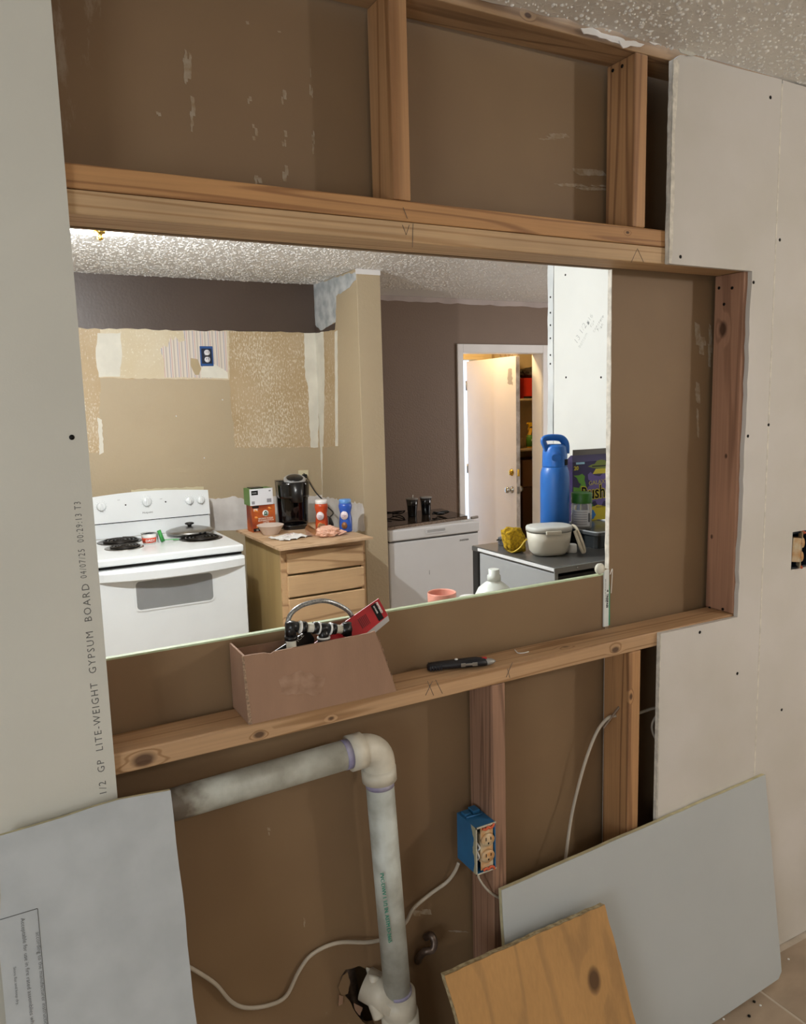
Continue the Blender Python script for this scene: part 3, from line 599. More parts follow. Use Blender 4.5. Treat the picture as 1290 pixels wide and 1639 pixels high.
# torn ceiling paper at the corner
for k, (pts, m_) in enumerate((([(930, 45), (948, 44), (962, 52), (998, 62), (1006, 72), (1000, 74), (985, 68), (950, 56), (935, 54)], WHITEP), ([(990, 66), (1012, 66), (1030, 72), (1024, 76), (1008, 74), (996, 78), (992, 72)], WHITEP), ([(1035, 68), (1060, 66), (1062, 72), (1045, 74)], WHITEP), ([(1080, 76), (1094, 78), (1110, 90), (1100, 92), (1084, 86)], GYP))):
    part('torn_paper', B().prism(jag(pxz(pts, -0.012), 0.0012, 0.008, 80+k), 0.002, MY(-0.012-0.003*k)), m_, cf)

# ------------------------------------------------------------------ loose boards and plywood leaning on the wall
def leaning(p_top_l, yt, zt, yb, zb):
    """matrix for a leaning plate: prism (a, t, b) with b = distance down from the top line"""
    d = Vector((0, yb-yt, zb-zt)).normalized(); n = Vector((0, d.z, -d.y))   # n points to the wall (+y)
    if n.y < 0: n = -n
    return Matrix(((1, 0, -d.x, 0), (0, n.y, -d.y, yt), (0, n.z, -d.z, zt), (0, 0, 0, 1))), d
def on_plane(px, py, M_):
    d = _f+_r*((px-645)/FPX)-_u*((py-819.5)/FPX); n = M_.to_3x3().col[1]; p0 = M_.translation
    t = (p0-CP).dot(n)/d.dot(n); q = M_.inverted() @ (CP+d*t); return (q.x, q.z)
def plate(name, label, cat, yt, zt, yb, zb, pts, thick, m, amp=0.0, edge_m=None, steps=0.04, keep=()):
    M_, d = leaning(None, yt, zt, yb, zb); q = [on_plane(a, b_, M_) for a, b_ in pts]
    zmin = -math.hypot(yb-yt, zb-zt)
    q = [(a, max(b_, zmin)) for a, b_ in q]
    if amp: q = jag(q, amp, steps, 90, keep)
    t = thing(name, label, cat, (q[0][0], yb, 0.0)); R_ = Matrix.Translation((-q[0][0], -yb, 0)) @ M_
    part('paper_face', B().prism(q, thick*0.12, R_), m, t)
    part('core', B().prism([(a, b_) for a, b_ in q], thick*0.88, R_ @ Matrix.Translation((0, thick*0.12, 0))), edge_m or CREAM, t)
    return t, R_, M_
zl = lambda z: z
t1, R1, M1 = plate('drywall_offcut', 'blue grey drywall offcut leaning at the lower left, label print on it', 'board', -0.045, 0.992, -0.30, 0.0, [(0, 1338), (190, 1280), (273, 1265), (315, 1639), (338, 1860), (30, 1860), (0, 1530)], 0.0127, GYPC, 0.0015, keep=(3, 4, 5))
def onface(px, py, M_, R_, lift=0.0006):
    a = on_plane(px, py, M_); return R_ @ Vector((a[0], -lift, a[1]))
pa, pb, pc = [onface(*q, M1, R1) for q in ((0, 1472), (60, 1454), (82, 1700))]
part('printed_line', B().tube([pa, pb], 0.0006, 5, sub=1).tube([pb, pc], 0.0004, 5, sub=1), PRINT, t1)
def pline(px, py, px2, py2, body, size):
    a, c = onface(px, py, M1, R1, .0008), onface(px2, py2, M1, R1, .0008)
    txt('printed_text', body, size, frame(a, c-a, R1.to_3x3().col[1]*-1), PRINT, t1, 0.0001, -0.0001)
pline(33, 1470, 55, 1700, 'Acceptable for use in fire rated assemblies when installed', 0.0085)
pline(57, 1492, 76, 1700, 'according to the manufacturer instructions', 0.0085)
pline(21, 1548, 34, 1700, 'Store flat and keep dry.', 0.006)
t2, R2, M2 = plate('drywall_offcut', 'large plain grey drywall offcut leaning under the right side, behind the plywood', 'board', -0.0285, 0.572, -0.113, 0.0, [(803, 1425), (1225, 1240), (1251, 1555), (1246, 1567), (1150, 1632), (1000, 1760), (830, 1900), (808, 1510)], 0.0127, GYPD, 0.0008, keep=(3, 4, 5, 6))
for o_ in (t2,):
    pass
_M, _ = leaning(None, -0.105, 0.475, -0.238, 0.0)
_a, _b = on_plane(712, 1562, _M), on_plane(951, 1569, _M)
_k = _M @ Vector((_b[0], 0, _b[1]))-Vector((_a[0], -0.238, 0))
W_PLY = wood('plywood_face', 'c69556', 'b58850', 'z', 7, [tuple(_k)+(0.020,)], 9, scale=5, stretch=0.16, streak=0.3)
t3, R3, M3 = plate('plywood_offcut', 'orange plywood offcut with a big oval knot, leaning on the grey board', 'plywood', -0.105, 0.475, -0.238, 0.0, [(712, 1562), (968, 1448), (1018, 1639), (1055, 1790), (770, 1900), (735, 1639)], 0.017, W_PLY, 0.0012, mat('plywood_edge', 'c3b490', 0.85, scale=90, col2='8d7a58'), 0.015)

# ------------------------------------------------------------------ drain pipe
pp = thing('drain_pipe', 'grimy white plastic drain pipe with an elbow below the sill', 'pipe')
PL, PE = Vector((-0.30, 0.040, 0.917)), Vector((0.482, 0.034, 0.944))
el0 = P(563, 1205, 'y', 0.034); el1 = P(607, 1243, 'y', 0.034); PB = P(637, 1600, 'y', 0.034)
hA = P(270, 1290, 'y', 0.036); hA = hA-(el0-hA)*0.9
part('pipe_run', B().cyl(hA, el0, 0.030, 32), pvc_stained(), pp)
s0 = P(283, 1285, 'y', 0.036); s1 = P(318, 1275, 'y', 0.036)
part('pipe_run', B().cyl(PB, el1, 0.030, 32), PVC, pp)
c_ = P(607, 1196, 'y', 0.034)
hd = (el0-hA).normalized(); vd = (PB-el1).normalized()
c0 = el0+hd*0.012; c1 = el1-vd*0.010
arc = [c0]+[((1-t)**2*c0+2*t*(1-t)*(c_+Vector((0.008, 0, 0.004)))+t*t*c1) for t in (0.2, 0.4, 0.6, 0.8)]+[c1]
part('elbow', B().tube(arc, 0.0335, 28, sub=3), PVCW, pp)
part('elbow_collar', B().cyl(el0-hd*0.006, el0+hd*0.024, 0.037, 32), PVCW, pp)
part('elbow_collar', B().cyl(el1+vd*0.006, el1-vd*0.022, 0.037, 32), PVCW, pp)
part('primer_ring', B().cyl(el0-hd*0.020, el0-hd*0.004, 0.0305, 32), PURPLE, pp)
part('primer_ring', B().cyl(el1+vd*0.004, el1+vd*0.020, 0.0305, 32), PURPLE, pp)
q0 = P(637, 1588, 'y', 0.034)
part('coupling', B().cyl(q0, q0+vd*0.06, 0.0385, 32).cyl(q0+vd*0.05, q0+vd*0.30, 0.042, 32), PVCW, pp)
part('primer_ring', B().cyl(q0-vd*0.008, q0+vd*0.001, 0.031, 32), PURPLE, pp)
part('tee_hub', B().cyl(q0+vd*0.02+Vector((-0.005, 0.0, 0)), q0+vd*0.0+Vector((-0.050, 0.06, 0.0)), 0.036, 28).tube([q0+vd*0.05+Vector((-.046, .01, -.0)), q0+vd*0.005+Vector((-.05, .03, 0)), q0-vd*0.03+Vector((-.035, .04, 0))], 0.014, 12), PVCW, pp)
g0, g1 = P(606, 1400, 'y', 0.004), P(627, 1568, 'y', 0.004)
txt('printed_text', 'PVC-DWV 1 1/2 IN. ASTM D-2665', 0.0115, frame(Vector((g0.x+.004, 0.0060, g0.z)), g1-g0, (-0.25, -1, 0)), flat('2c8a72'), pp, 0.0006, 0.0)
# pipe seen inside the wall hole
single('waste_pipe', B().cyl((0.47, 0.158, 0.46), (0.51, 0.158, 0.12), 0.02, 20), COPPER, 'dark rusty pipe stub inside the ragged hole in the wall', 'pipe')
single('copper_stub', B().tube([P(682, 1500, 'y', .095), P(690, 1497, 'y', .075), P(695, 1508, 'y', .065), P(692, 1520, 'y', .062), P(680, 1523, 'y', .07), P(671, 1532, 'y', .085), P(669, 1538, 'y', .099)], 0.0085, 14), COPPER, 'tarnished S shaped copper pipe stub poking from the brown wall', 'pipe')

# ------------------------------------------------------------------ outlet boxes and cables
def receptacle(parent, M_):
    def mm(bb): return bb
    part('yoke', B().box(-0.017, 0.017, 0.004, 0.006, -0.052, 0.052, 0.001, M_), IVORY, parent)
    part('body', B().box(-0.0165, 0.0165, 0.006, 0.03, -0.034, 0.034, 0.002, M_), IVORY, parent)
    for s in (1, -1):
        part('socket_face', B().lathe([(0.0, 0), (0.0165, 0), (0.0172, 0.003), (0.0172, 0.008)], M_ @ Matrix.Translation((0, -0.002, s*0.0195)) @ Matrix.Rotation(-PI/2, 4, 'X') @ Matrix.Diagonal((1, 0.86, 1, 1)), 24), IVORY, parent)
        part('slot', B().box(-0.0075, -0.0055, -0.0026, -0.0018, s*0.0195, s*0.0195+0.008, 0, M_).box(0.0055, 0.0075, -0.0026, -0.0018, s*0.0195, s*0.0195+0.007, 0, M_).box(-0.0015, 0.0015, -0.0026, -0.0018, s*0.0195-0.009, s*0.0195-0.005, 0, M_), BLACK, parent)
        part('mounting_ear', B().tube([M_ @ Vector(q) for q in ((-0.014, -.0005, s*0.050), (-0.006, -.001, s*0.047), (0, -.0005, s*0.051), (0.006, -.001, s*0.047), (0.014, -.0005, s*0.050), (0.016, -.0005, s*0.055))], 0.003, 8), ORANGE, parent)
def hollow_box(x0, x1, y0, y1, z0, z1, t):
    return B().box(x0, x0+t, y0, y1, z0, z1).box(x1-t, x1, y0, y1, z0, z1).box(x0+t, x1-t, y0, y1, z0, z0+t).box(x0+t, x1-t, y0, y1, z1-t, z1).box(x0+t, x1-t, y1-t, y1, z0+t, z1-t)
ob = thing('outlet_box', 'blue plastic outlet box with orange tipped receptacle on the reddish stud', 'outlet', (0.7345, -0.012, 0.598))
part('box', hollow_box(0, 0.0525, 0, 0.078, 0, 0.112, 0.0025), BLUEBOX, ob)
part('cable_clamp', B().box(0.006, 0.022, 0.052, 0.070, 0.112, 0.118, 0.001).box(0.028, 0.046, 0.052, 0.074, 0.112, 0.120, 0.001).cyl((0.004, 0.045, 0.1145), (0.044, 0.040, 0.1155), 0.0022, 8), BLUEBOX, ob)
part('painted_rim', B().box(-0.001, 0.0535, -0.0012, 0.0006, 0.1095, 0.113).box(-0.001, 0.0016, -0.0012, 0.0006, -0.001, 0.113).box(-0.001, 0.0535, -0.0012, 0.0006, -0.001, 0.0018), flat('bdb7a4'), ob)
part('overspray', B().prism(jag([(0.0006, 0.0), (0.012, 0.0), (0.008, 0.03), (0.014, 0.06), (0.009, 0.085), (0.02, 0.112), (0.0006, 0.112)], 0.0022, 0.006, 5, keep=(6,)), 0.0004, MX(-0.0004)), flat('a8a68c'), ob)
receptacle(ob, Matrix.Translation((0.031, -0.001, 0.056)))
wire = [(0.008, 0.01, 0.07), (0.012, 0.004, 0.06), (0.008, 0.008, 0.05), (0.011, 0.006, 0.035), (0.007, 0.02, 0.02)]
part('wire', B().tube(wire, 0.0022, 7), PAPER, ob)
ob2 = thing('outlet_box', 'outlet box set in the right hand board beside the frame edge', 'outlet', (1.796, -0.010, oz0+.003))
hh = oz1-oz0-.006
part('box', hollow_box(0, 0.074, 0, 0.07, 0, hh, 0.003), mat('dark_blue_plastic', '17222e', 0.4), ob2)
receptacle(ob2, Matrix.Translation((0.040, -0.003, hh/2)) @ Matrix.Rotation(0.06, 4, 'Y') @ Matrix.Rotation(0.9, 4, 'Z'))
def cable(pts, label, r=0.0042, flat_=0.6, m=CABLE, name='cable'):
    q = [Vector(P(a, b_, 'y', y)) for a, b_, y in pts]
    b_ = B().tube(q, r, 10, flat=flat_); return single(name, b_, m, label, 'cable')
cable([(296, 1545, .09), (312, 1553, .092), (345, 1575, .092), (370, 1603, .093), (395, 1613, .093), (430, 1609, .093), (458, 1594, .093), (478, 1555, .093), (500, 1527, .09), (540, 1509, .088), (590, 1508, .086), (620, 1500, .086), (648, 1478, .086), (662, 1454, .085), (690, 1430, .083), (715, 1412, .075), (728, 1395, .062), (734, 1381, .052)], 'cream cable snaking low behind the drain pipe up to the blue box')
cable([(762, 1391, .030), (768, 1408, .018), (782, 1426, .000), (800, 1437, -.001), (822, 1441, -.001)], 'short cream cable from the blue box to the large grey board')
cable([(993, 1142, 1.5), (0, 0, 0)][:0] or [(986, 1145, .045), (972, 1150, .05), (955, 1172, .06), (938, 1215, .065), (924, 1265, .068), (914, 1310, .062), (905, 1375, .045), (900, 1420, .04)], 'cream cable hanging in an arc from the stud nearest the dark gap')
single('cable_sleeve', B().tube([P(991, 1131, 'y', .035), P(980, 1146, 'y', .045), P(966, 1165, 'y', .055)], 0.0065, 10, flat=0.45), mat('dusty_cable', '8f7a66', 0.7), 'dusty brown flat cable stub crossing the stud above the cream cable', 'cable')
cable([(1010, 1146, .06), (1032, 1138, .055), (1050, 1133, .05), (1075, 1134, .05)], 'cable crossing the dark gap beside the notched board', 0.004)
cable([(1072, 1140, .045), (1054, 1143, .045), (1044, 1158, .045), (1046, 1176, .045), (1060, 1200, .045)], 'looped cable inside the dark gap beside the notched board', 0.003)
# ------------------------------------------------------------------ on the sill: box of fittings, knife
bx = thing('cardboard_box', 'open brown cardboard box of pipe fittings resting on the pine sill', 'box', (0.245, -0.004, SZ+.0005))
W_, D_, H_ = 0.305, 0.100, 0.1325
part('front_panel', B().prism([(0, 0), (W_, 0), (W_-.045, H_+.002), (W_-.055, H_), (0.05, H_-.002), (0.043, H_-.005), (0.03, H_-.001), (0.008, H_), (-.010, H_)], 0.004), CARD, bx)
sp = part('side_panel', B().prism([(0.0045, 0), (D_, 0), (D_, H_-.002), (0.0045, H_-.004)], 0.004, MX(-0.0065)), CARD, bx)
part('cut_edge', B().prism([(-0.0068, 0.0), (0.0, 0.0), (-0.0085, H_), (-0.0125, H_)], 0.0015, MY(-.0006)), CARDE, bx)
part('back_panel', B().box(0.0, W_-.03, D_-.004, D_, 0, H_-.015), CARD, bx)
part('side_panel', B().prism([(0.0045, 0.0), (D_-.005, 0.0), (D_-.02, H_-.05), (0.03, H_-.02), (0.0045, H_-.01)], 0.004, Matrix(((0, 1, -.30, W_-.004), (1, 0, 0, 0), (0, 0, 1, 0), (0, 0, 0, 1)))), CARD, bx)
part('torn_flap', B().prism(jag([(W_-.032, H_-.03), (W_-.02, H_-.028), (W_+.012, 0.0), (W_+.002, 0.0)], .0015, .012, 8), .003, MY(0.028)), CARDE, bx)
part('bottom', B().box(0.0, W_-.01, 0.005, D_-.005, 0.0, 0.004), CARD, bx)
part('tape_scuff', B().prism(jag([(0.06, 0.045), (0.14, 0.03), (0.15, 0.06), (0.10, 0.085), (0.055, 0.075)], .004, .01, 3), .0003, MY(-.0003)), mat('clear_tape_scuff', 'a58671', 0.35, scale=40, col2='8c6c56'), bx)
# PEX / PVC fitting assembly
ft = thing('pipe_fittings', 'black and white plastic pipe fittings poking out of the cardboard box', 'fitting')
yF = 0.030
A_ = P(465, 1003, 'y', yF); Bq = P(512, 1007, 'y', yF); Cq = P(562, 1008, 'y', yF)
dn = Vector((0, 0, -1))
ax_ = (Cq-A_).normalized()
part('white_tube', B().cyl(A_+dn*0.012, A_+dn*0.09, 0.0095, 20), CREAMP, ft)
part('elbow_fitting', B().cyl(A_+dn*0.025, A_+Vector((0, 0, 0.009)), 0.0105, 20).cyl(A_-ax_*0.006, A_+ax_*0.014, 0.0105, 20).cyl(A_+dn*.026, A_+dn*.018, 0.0125, 20), BLK, ft)
part('white_tube', B().cyl(A_+ax_*0.012, Cq-ax_*0.01, 0.0088, 20), CREAMP, ft)
def at(k): return A_+(Cq-A_)*k
part('black_sleeve', B().cyl(at(.17), at(.24), 0.0118, 20), BLK, ft)
part('black_sleeve', B().cyl(at(.36), at(.43), 0.0118, 20), BLK, ft)
part('black_sleeve', B().cyl(at(.66), at(.73), 0.0112, 20), BLK, ft)
part('black_sleeve', B().cyl(at(.84), at(.98), 0.0105, 20).cyl(at(.93)+Vector((0, 0, -.012)), at(.93)+Vector((0, 0, .014)), 0.0095, 20), BLK, ft)
part('tee_fitting', B().cyl(at(.45), at(.62), 0.0105, 20).cyl(at(.53), at(.53)+dn*0.028, 0.0105, 20).cyl(at(.53)+dn*0.020, at(.53)+dn*0.05, 0.0125, 20), BLK, ft)
for k in (.14, .44, .63): part('white_ring', B().cyl(at(k), at(k+.02), 0.0126, 20), WHITEPL, ft)
part('white_ring', B().cyl(at(.53)+dn*0.017, at(.53)+dn*0.0205, 0.0132, 20), WHITEPL, ft)
hs = [(459, 1030, .05), (462, 990, .055), (478, 972, .06), (500, 964, .065), (522, 962, .067), (545, 970, .07), (562, 984, .07), (572, 1015, .07)]
hpts = [P(a, b_, 'y', y) for a, b_, y in hs]
single('supply_hose', B().tube(hpts, 0.0048, 14), mat('braided_hose', 'b4b6b5', 0.25, metal=0.75, scale=300, col2='77797a'), 'silver looped hose arching out of the cardboard box', 'hose')
# red pouch
rp_o, rp_tl, rp_tr = P(540, 1004, 'y', .062), P(606, 958, 'y', .062), P(621, 985, 'y', .052)
u_ = (rp_tl-rp_o); v_ = (rp_tr-rp_tl)
rp = thing('red_pouch', 'red and silver hardware packet sticking out of the cardboard box', 'packet', rp_tr)
def rq(a, c, lift=0.0): return rp_o+u_*a+v_*c+Vector((0, -lift, 0))-rp_tr
pn = B(); pn.add([rq(-.7, 0), rq(1, 0), rq(1, 1.0), rq(-.7, 1.3), rq(-.7, 0, -.002), rq(1, 0, -.002), rq(1, 1.0, -.002), rq(-.7, 1.3, -.002)], [(0, 1, 2, 3), (7, 6, 5, 4), (0, 4, 5, 1), (1, 5, 6, 2), (2, 6, 7, 3), (3, 7, 4, 0)])
part('front_film', pn, RED, rp)
part('silver_back', B().add([rq(-.4, 1.0, -.003), rq(1.02, 0.92, -.003), rq(0.98, 1.3, -.003), rq(-.4, 1.6, -.003), rq(-.4, 1.0, -.004), rq(1.02, 0.92, -.004), rq(0.98, 1.3, -.004), rq(-.4, 1.6, -.004)], [(0, 1, 2, 3), (7, 6, 5, 4), (0, 4, 5, 1), (1, 5, 6, 2), (2, 6, 7, 3), (3, 7, 4, 0)]), flat('b7b5b4', 0.25), rp)
Mr = frame(rq(0.93, 0.0, .0008), v_, (u_.cross(v_))*(-1 if u_.cross(v_).y > 0 else 1))
nz = Vector((0, -1, 0)); Mr = frame(rq(.96, .06, .0012), v_, nz)
part('black_band', B().add([rq(.78, .08, .0006), rq(.90, .08, .0006), rq(.90, .98, .0006), rq(.78, .98, .0006)], [(0, 1, 2, 3)]), BLACK, rp)
ux = (u_*-1).normalized(); 
txt('printed_text', 'PIPPERED', 0.0062, frame(rq(.90, .08, .0012), v_, nz), flat('e8e4de'), rp, .0002, .0002)
txt('printed_text', 'C5 PAPER', 0.0042, frame(rq(.82, .15, .0012), v_, nz), flat('e8e4de'), rp, .0002, .0001)
for k in range(6): part('print_bar', B().add([rq(.42+.035*k, .25, .0006), rq(.44+.035*k, .25, .0006), rq(.44+.035*k, .8, .0006), rq(.42+.035*k, .8, .0006)], [(0, 1, 2, 3)]), flat('6e0c14'), rp)
bpk = thing('black_packet', 'black packet lettered in white inside the cardboard box', 'packet')
a_, c2, d2 = P(474, 1030, 'y', .055), P(494, 1008, 'y', .055), P(500, 1022, 'y', .055)
part('film', B().prism([(P(430, 1050, 'y', .055).x, 1.12), (P(440, 1042, 'y', .055).x, P(440, 1042, 'y', .055).z), (c2.x, c2.z), (d2.x+.004, d2.z), (d2.x, 1.12)], .002, MY(.055)), BLK, bpk)
txt('printed_text', 'ICE', .012, frame((a_.x+.004, .0545, a_.z+.002), (c2-a_), (0, -1, 0)), flat('d8d8d4'), bpk, .0002)
# knife
k0, k1 = P(684, 1064, 'z', SZ+.014), P(797, 1056, 'z', SZ+.012)
kd = k1-k0; kl = kd.length; ka = math.atan2(kd.y, kd.x)
kn = thing('utility_knife', 'dark navy folding utility knife lying on the pine sill', 'knife', (k0.x, k0.y, SZ+.001), ka)
kb_ = B(); prof = [(0.0, .009, .012), (0.004, .013, .016), (.03, .014, .018), (.07, .015, .0195), (.11, .0155, .021), (.128, .014, .019), (.133, .011, .015)]
vs = []; fs = []
for i, (x, hw, h) in enumerate(prof):
    for k in range(12):
        a = 2*PI*k/12; vs.append((x, hw*math.cos(a), 0.0005+h/2+h/2*math.sin(a)*0.98))
for i in range(len(prof)-1):
    for k in range(12):
        k2 = (k+1) % 12; fs.append((i*12+k, i*12+k2, (i+1)*12+k2, (i+1)*12+k))
fs += [tuple(range(12)), tuple(len(vs)-12+k for k in range(12))]
part('grip', kb_.add(vs, fs, None, True), NAVY, kn)
part('nose', B().lathe([(.0105, .0), (.0098, .008), (.007, .018), (.003, .024), (0, .025)], Matrix.Translation((.130, 0, .0088)) @ Matrix.Rotation(PI/2, 4, 'Y') @ Matrix.Diagonal((.8, 1, 1, 1)), 16), mat('cast_grey_metal', '9d9c98', 0.4, metal=.5), kn)
part('belt_clip', B().box(.072, .108, -.0168, -.0148, .009, .0135, .0005).box(.072, .082, -.0172, -.0148, .007, .015, .0005).box(.098, .109, -.0172, -.0148, .007, .015, .0005), STEEL, kn)
part('pivot_button', B().lathe([(.004, 0), (.003, .002)], Matrix.Translation((.065, .0, .0195)), 12), PAPER, kn)
part('release_button', B().box(.120, .134, -.004, .004, .0165, .0195, .001), RED, kn)
for k in range(5): part('grip_rib', B().box(.004+.006*k, .0065+.006*k, -.0148, .0148, .002, .0135+.0004*k, .0008), NAVY, kn)
pc_ = [P(824, 1040, 'z', SZ+.002), P(829, 1045, 'z', SZ+.002), P(838, 1045, 'z', SZ+.002), P(846, 1043, 'z', SZ+.002)]
single('plaster_sliver', B().tube(pc_, 0.0012, 6), WHITEPL, 'tiny bent white sliver on the sill right of the knife', 'debris')
single('blue_shim', B().prism(jag([(0, 0), (0.045, 0.01), (0.05, 0.03), (0.02, 0.028), (0.0, 0.015)], .001, .01, 3), .006, Matrix.Translation((P(1168, 1622, 'z', 0).x, P(1168, 1622, 'z', 0).y, 0.0005)) @ Matrix.Rotation(0.35, 4, 'Z') @ Matrix(((1, 0, 0, 0), (0, 0, 1, 0), (0, 1, 0, 0), (0, 0, 0, 1)))), mat('pale_blue_plastic', '7f9aa6', 0.4, col2='5d7784', scale=40), 'pale blue plastic scrap on the tile by the grey board corner', 'debris')
for px, py, l_ in ((1217, 1610, 'white plaster crumb on the tile right of the blue scrap'), (1262, 1536, 'white plaster crumb on the tile near the wall at the lower right'), (1158, 1632, 'white plaster crumb at the lower edge of the grey board')):
    p = P(px, py, 'z', 0.0); single('plaster_crumb', B().lathe([(0.003, 0), (0.0035, .002), (0.001, .004)], None, 6), PAPER, l_, 'debris', (p.x, p.y, 0.0003))
for px, py, l_ in ((1207, 1604, 'black screw head on the tile, the one farther from the front'), (1199, 1627, 'black screw head on the tile just below the blue scrap')):
    p = P(px, py, 'z', 0.0); single('dropped_fastener', B().lathe([(0.004, 0), (0.004, .003), (0.0015, .004)], None, 8), SCREW, l_, 'screw', (p.x, p.y, 0.0003))

# ================================================================== KITCHEN
def rrect(w, h, r, n=5):
    out = []
    for cx, cy, a0 in ((w/2-r, h/2-r, 0), (-w/2+r, h/2-r, PI/2), (-w/2+r, -h/2+r, PI), (w/2-r, -h/2+r, 1.5*PI)):
        for k in range(n+1): a = a0+PI/2*k/n; out.append((cx+r*math.cos(a), cy+r*math.sin(a)))
    return out
# stove
SX0, SX1, SY0, SYB = 0.292, 1.047, 2.655, 3.40
sv = thing('stove', 'white electric coil stove against the tan kitchen wall', 'stove', ((SX0+SX1)/2, SY0, 0))
hw = (SX1-SX0)/2
part('body', B().box(-hw+.004, hw-.004, 0.02, SYB-SY0-.03, 0.0, 0.862, 0.003), ENAM, sv)
part('cooktop', B().box(-hw, hw, -0.004, 0.655, 0.876, 0.915, 0.010, seg=3), ENAM, sv)
part('top_gap', B().box(-hw+.01, hw-.01, 0.012, 0.03, 0.862, 0.876), BLACK, sv)
dA = B().box(-hw+.002, hw-.002, -0.02, 0.019, 0.19, 0.858, 0.006, seg=3)
door = part('oven_door', dA, ENAM, sv)
# bowed handle
hv = []; hf = []; n = 24
for i in range(n+1):
    x = -hw+.006+(2*hw-.012)*i/n; bow = math.sin(PI*i/n)
    zt = 0.855; zb = 0.806-0.004*bow; y = -0.024-0.052*bow**.8
    hv += [(x, -0.02, zt), (x, y, zt-.010), (x, y, zb+.002), (x, y+.003, zb), (x, -0.02, zb+.002)]
for i in range(n):
    for k in range(5): k2 = (k+1) % 5; hf.append((i*5+k, i*5+k2, (i+1)*5+k2, (i+1)*5+k))
hf += [tuple(range(5)), tuple(n*5+k for k in range(5))]
part('door_handle', B().add(hv, hf, None, False), ENAM, door)
part('door_window', B().prism([(a, b_+.7155) for a, b_ in rrect(.392, .152, .022)], .003, MY(-0.0225)), OVGL, door)
ww = B().prism([(a, b_+.7155) for a, b_ in rrect(.404, .164, .027)], .0035, MY(-0.0232), [[(a, b_+.7155) for a, b_ in rrect(.386, .146, .02)]])
part('window_rim', ww, ENAM, door)
part('storage_drawer', B().box(-hw+.004, hw-.004, -0.014, 0.019, 0.02, 0.182, 0.005), ENAM, sv)
part('backguard_riser', B().prism([(-hw+.001, 0.914), (hw-.001, 0.914), (hw-.001, 0.998), (-hw+.001, 0.998)], .05, MY(0.665)), ENAM, sv)
part('backguard_gap', B().box(-hw+.01, hw-.01, .668, .70, .998, 1.004), BLACK, sv)
bgo = [(-hw, 1.004), (hw, 1.004)]+[(hw-2*hw*k/16, 1.150+0.022*math.sin(PI*k/16)) for k in range(17)]
tilt = Matrix.Translation((0, 0.655, 1.004)) @ Matrix.Rotation(-0.12, 4, 'X') @ Matrix.Translation((0, 0, -1.004))
bg = part('control_panel', B().prism(bgo, 0.05, tilt), ENAM, sv)
def knob(x, z, r):
    Mk = tilt @ Matrix.Translation((x, 0, z)) @ Matrix.Rotation(PI/2, 4, 'X')
    k_ = part('knob', B().lathe([(r, 0), (r, .004), (r*.86, .012), (r*.8, .014), (0, .014)], Mk, 28).box(-.005, .005, -r*.8, r*.8, .012, .026, .002, Mk), ENAM, bg)
    part('dial_marks', B().add(*[([(x_+math.cos(a)*(r+.006), y_, z_+math.sin(a)*(r+.006)) for a in [PI*2*k/14 for k in range(14)] for (x_, y_, z_) in ((x-.0008, -.0006, z), (x+.0008, -.0006, z), (x, -.0006, z+.003))]), [(3*k, 3*k+1, 3*k+2) for k in range(14)]], tilt), PRINT, bg)
for (px, py, r) in ((162, 811, .026), (235, 803, .028), (303, 801, .025), (321, 800, .025)):
    p = P(px, py, 'y', SY0+.667); knob(p.x-(SX0+SX1)/2, p.z, r)
for px, py in ((201, 808), (265, 803)):
    p = P(px, py, 'y', SY0+.667); part('indicator', B().lathe([(0, 0), (.0045, 0), (.004, .002)], tilt @ Matrix.Translation((p.x-(SX0+SX1)/2, 0, p.z)) @ Matrix.Rotation(PI/2, 4, 'X'), 10), BLACK, bg)
p = P(228, 821, 'y', SY0+.66); txt('badge_text', 'Hotpoint', .016, tilt @ frame((p.x-(SX0+SX1)/2, -.0008, p.z-.004), (1, 0, 0), (0, -1, 0)), PRINT, bg, .0002)
for (px, py) in ((188, 803), (256, 801)):
    p = P(px, py, 'y', SY0+.667); txt('printed_text', 'oven', .007, tilt @ frame((p.x-(SX0+SX1)/2, -.0008, p.z+.008), (1, 0, 0), (0, -1, 0)), PRINT, bg, .0002)
for (x, y, r) in ((0.903, 2.985, .098), (0.485, 2.955, .080), (0.495, 3.165, .100), (0.895, 3.185, .080)):
    bo = part('burner', B().tube([Vector((x-(SX0+SX1)/2+(0.014+(r-.014)*t/60)*math.cos(t*2*PI*4.2/60), y-SY0+(0.014+(r-.014)*t/60)*math.sin(t*2*PI*4.2/60), .922)) for t in range(61)], .0052, 6, sub=2), COIL, sv)
    part('drip_pan', B().lathe([(r+.022, 0.9155), (r+.016, .9185), (r+.006, .9165), (0, .9158)], Matrix.Translation((x-(SX0+SX1)/2, y-SY0, 0)), 36), mat('drip_pan_steel', '4a4540', .3, metal=.8) if r > .09 else STEEL, bo)
# pan lid on the rear right burner
ld = thing('pan_lid', 'steel pan lid with black knob on the right side of the stove', 'lid', (0.885, 3.165, 0.9285))
part('dome', B().lathe([(0.132, 0), (.134, .003), (.134, .012), (.120, .018), (.07, .030), (0, .035)], None, 44), STEEL, ld)
part('handle', B().lathe([(.012, .034), (.011, .042), (.026, .048), (.026, .054), (.018, .058), (0, .059)], None, 20), BLK, ld)
part('rim_clip', B().box(.02, .032, -.140, -.132, .0, .014, .002).box(.05, .062, -.135, -.126, .0, .014, .002), BLK, ld)
tb = thing('dip_tub', 'small white tub with red band on the stove top between burners', 'tub', (0.622, 2.99, .9155))
part('cup', B().lathe([(0, 0), (.033, 0), (.040, .044), (.0405, .058), (.037, .058), (.0365, .04), (.030, .003), (0, .003)], None, 32), WHITEPL, tb)
part('band', B().lathe([(.0348, .008), (.0395, .036)], None, 32), flat('c8472c'), tb)
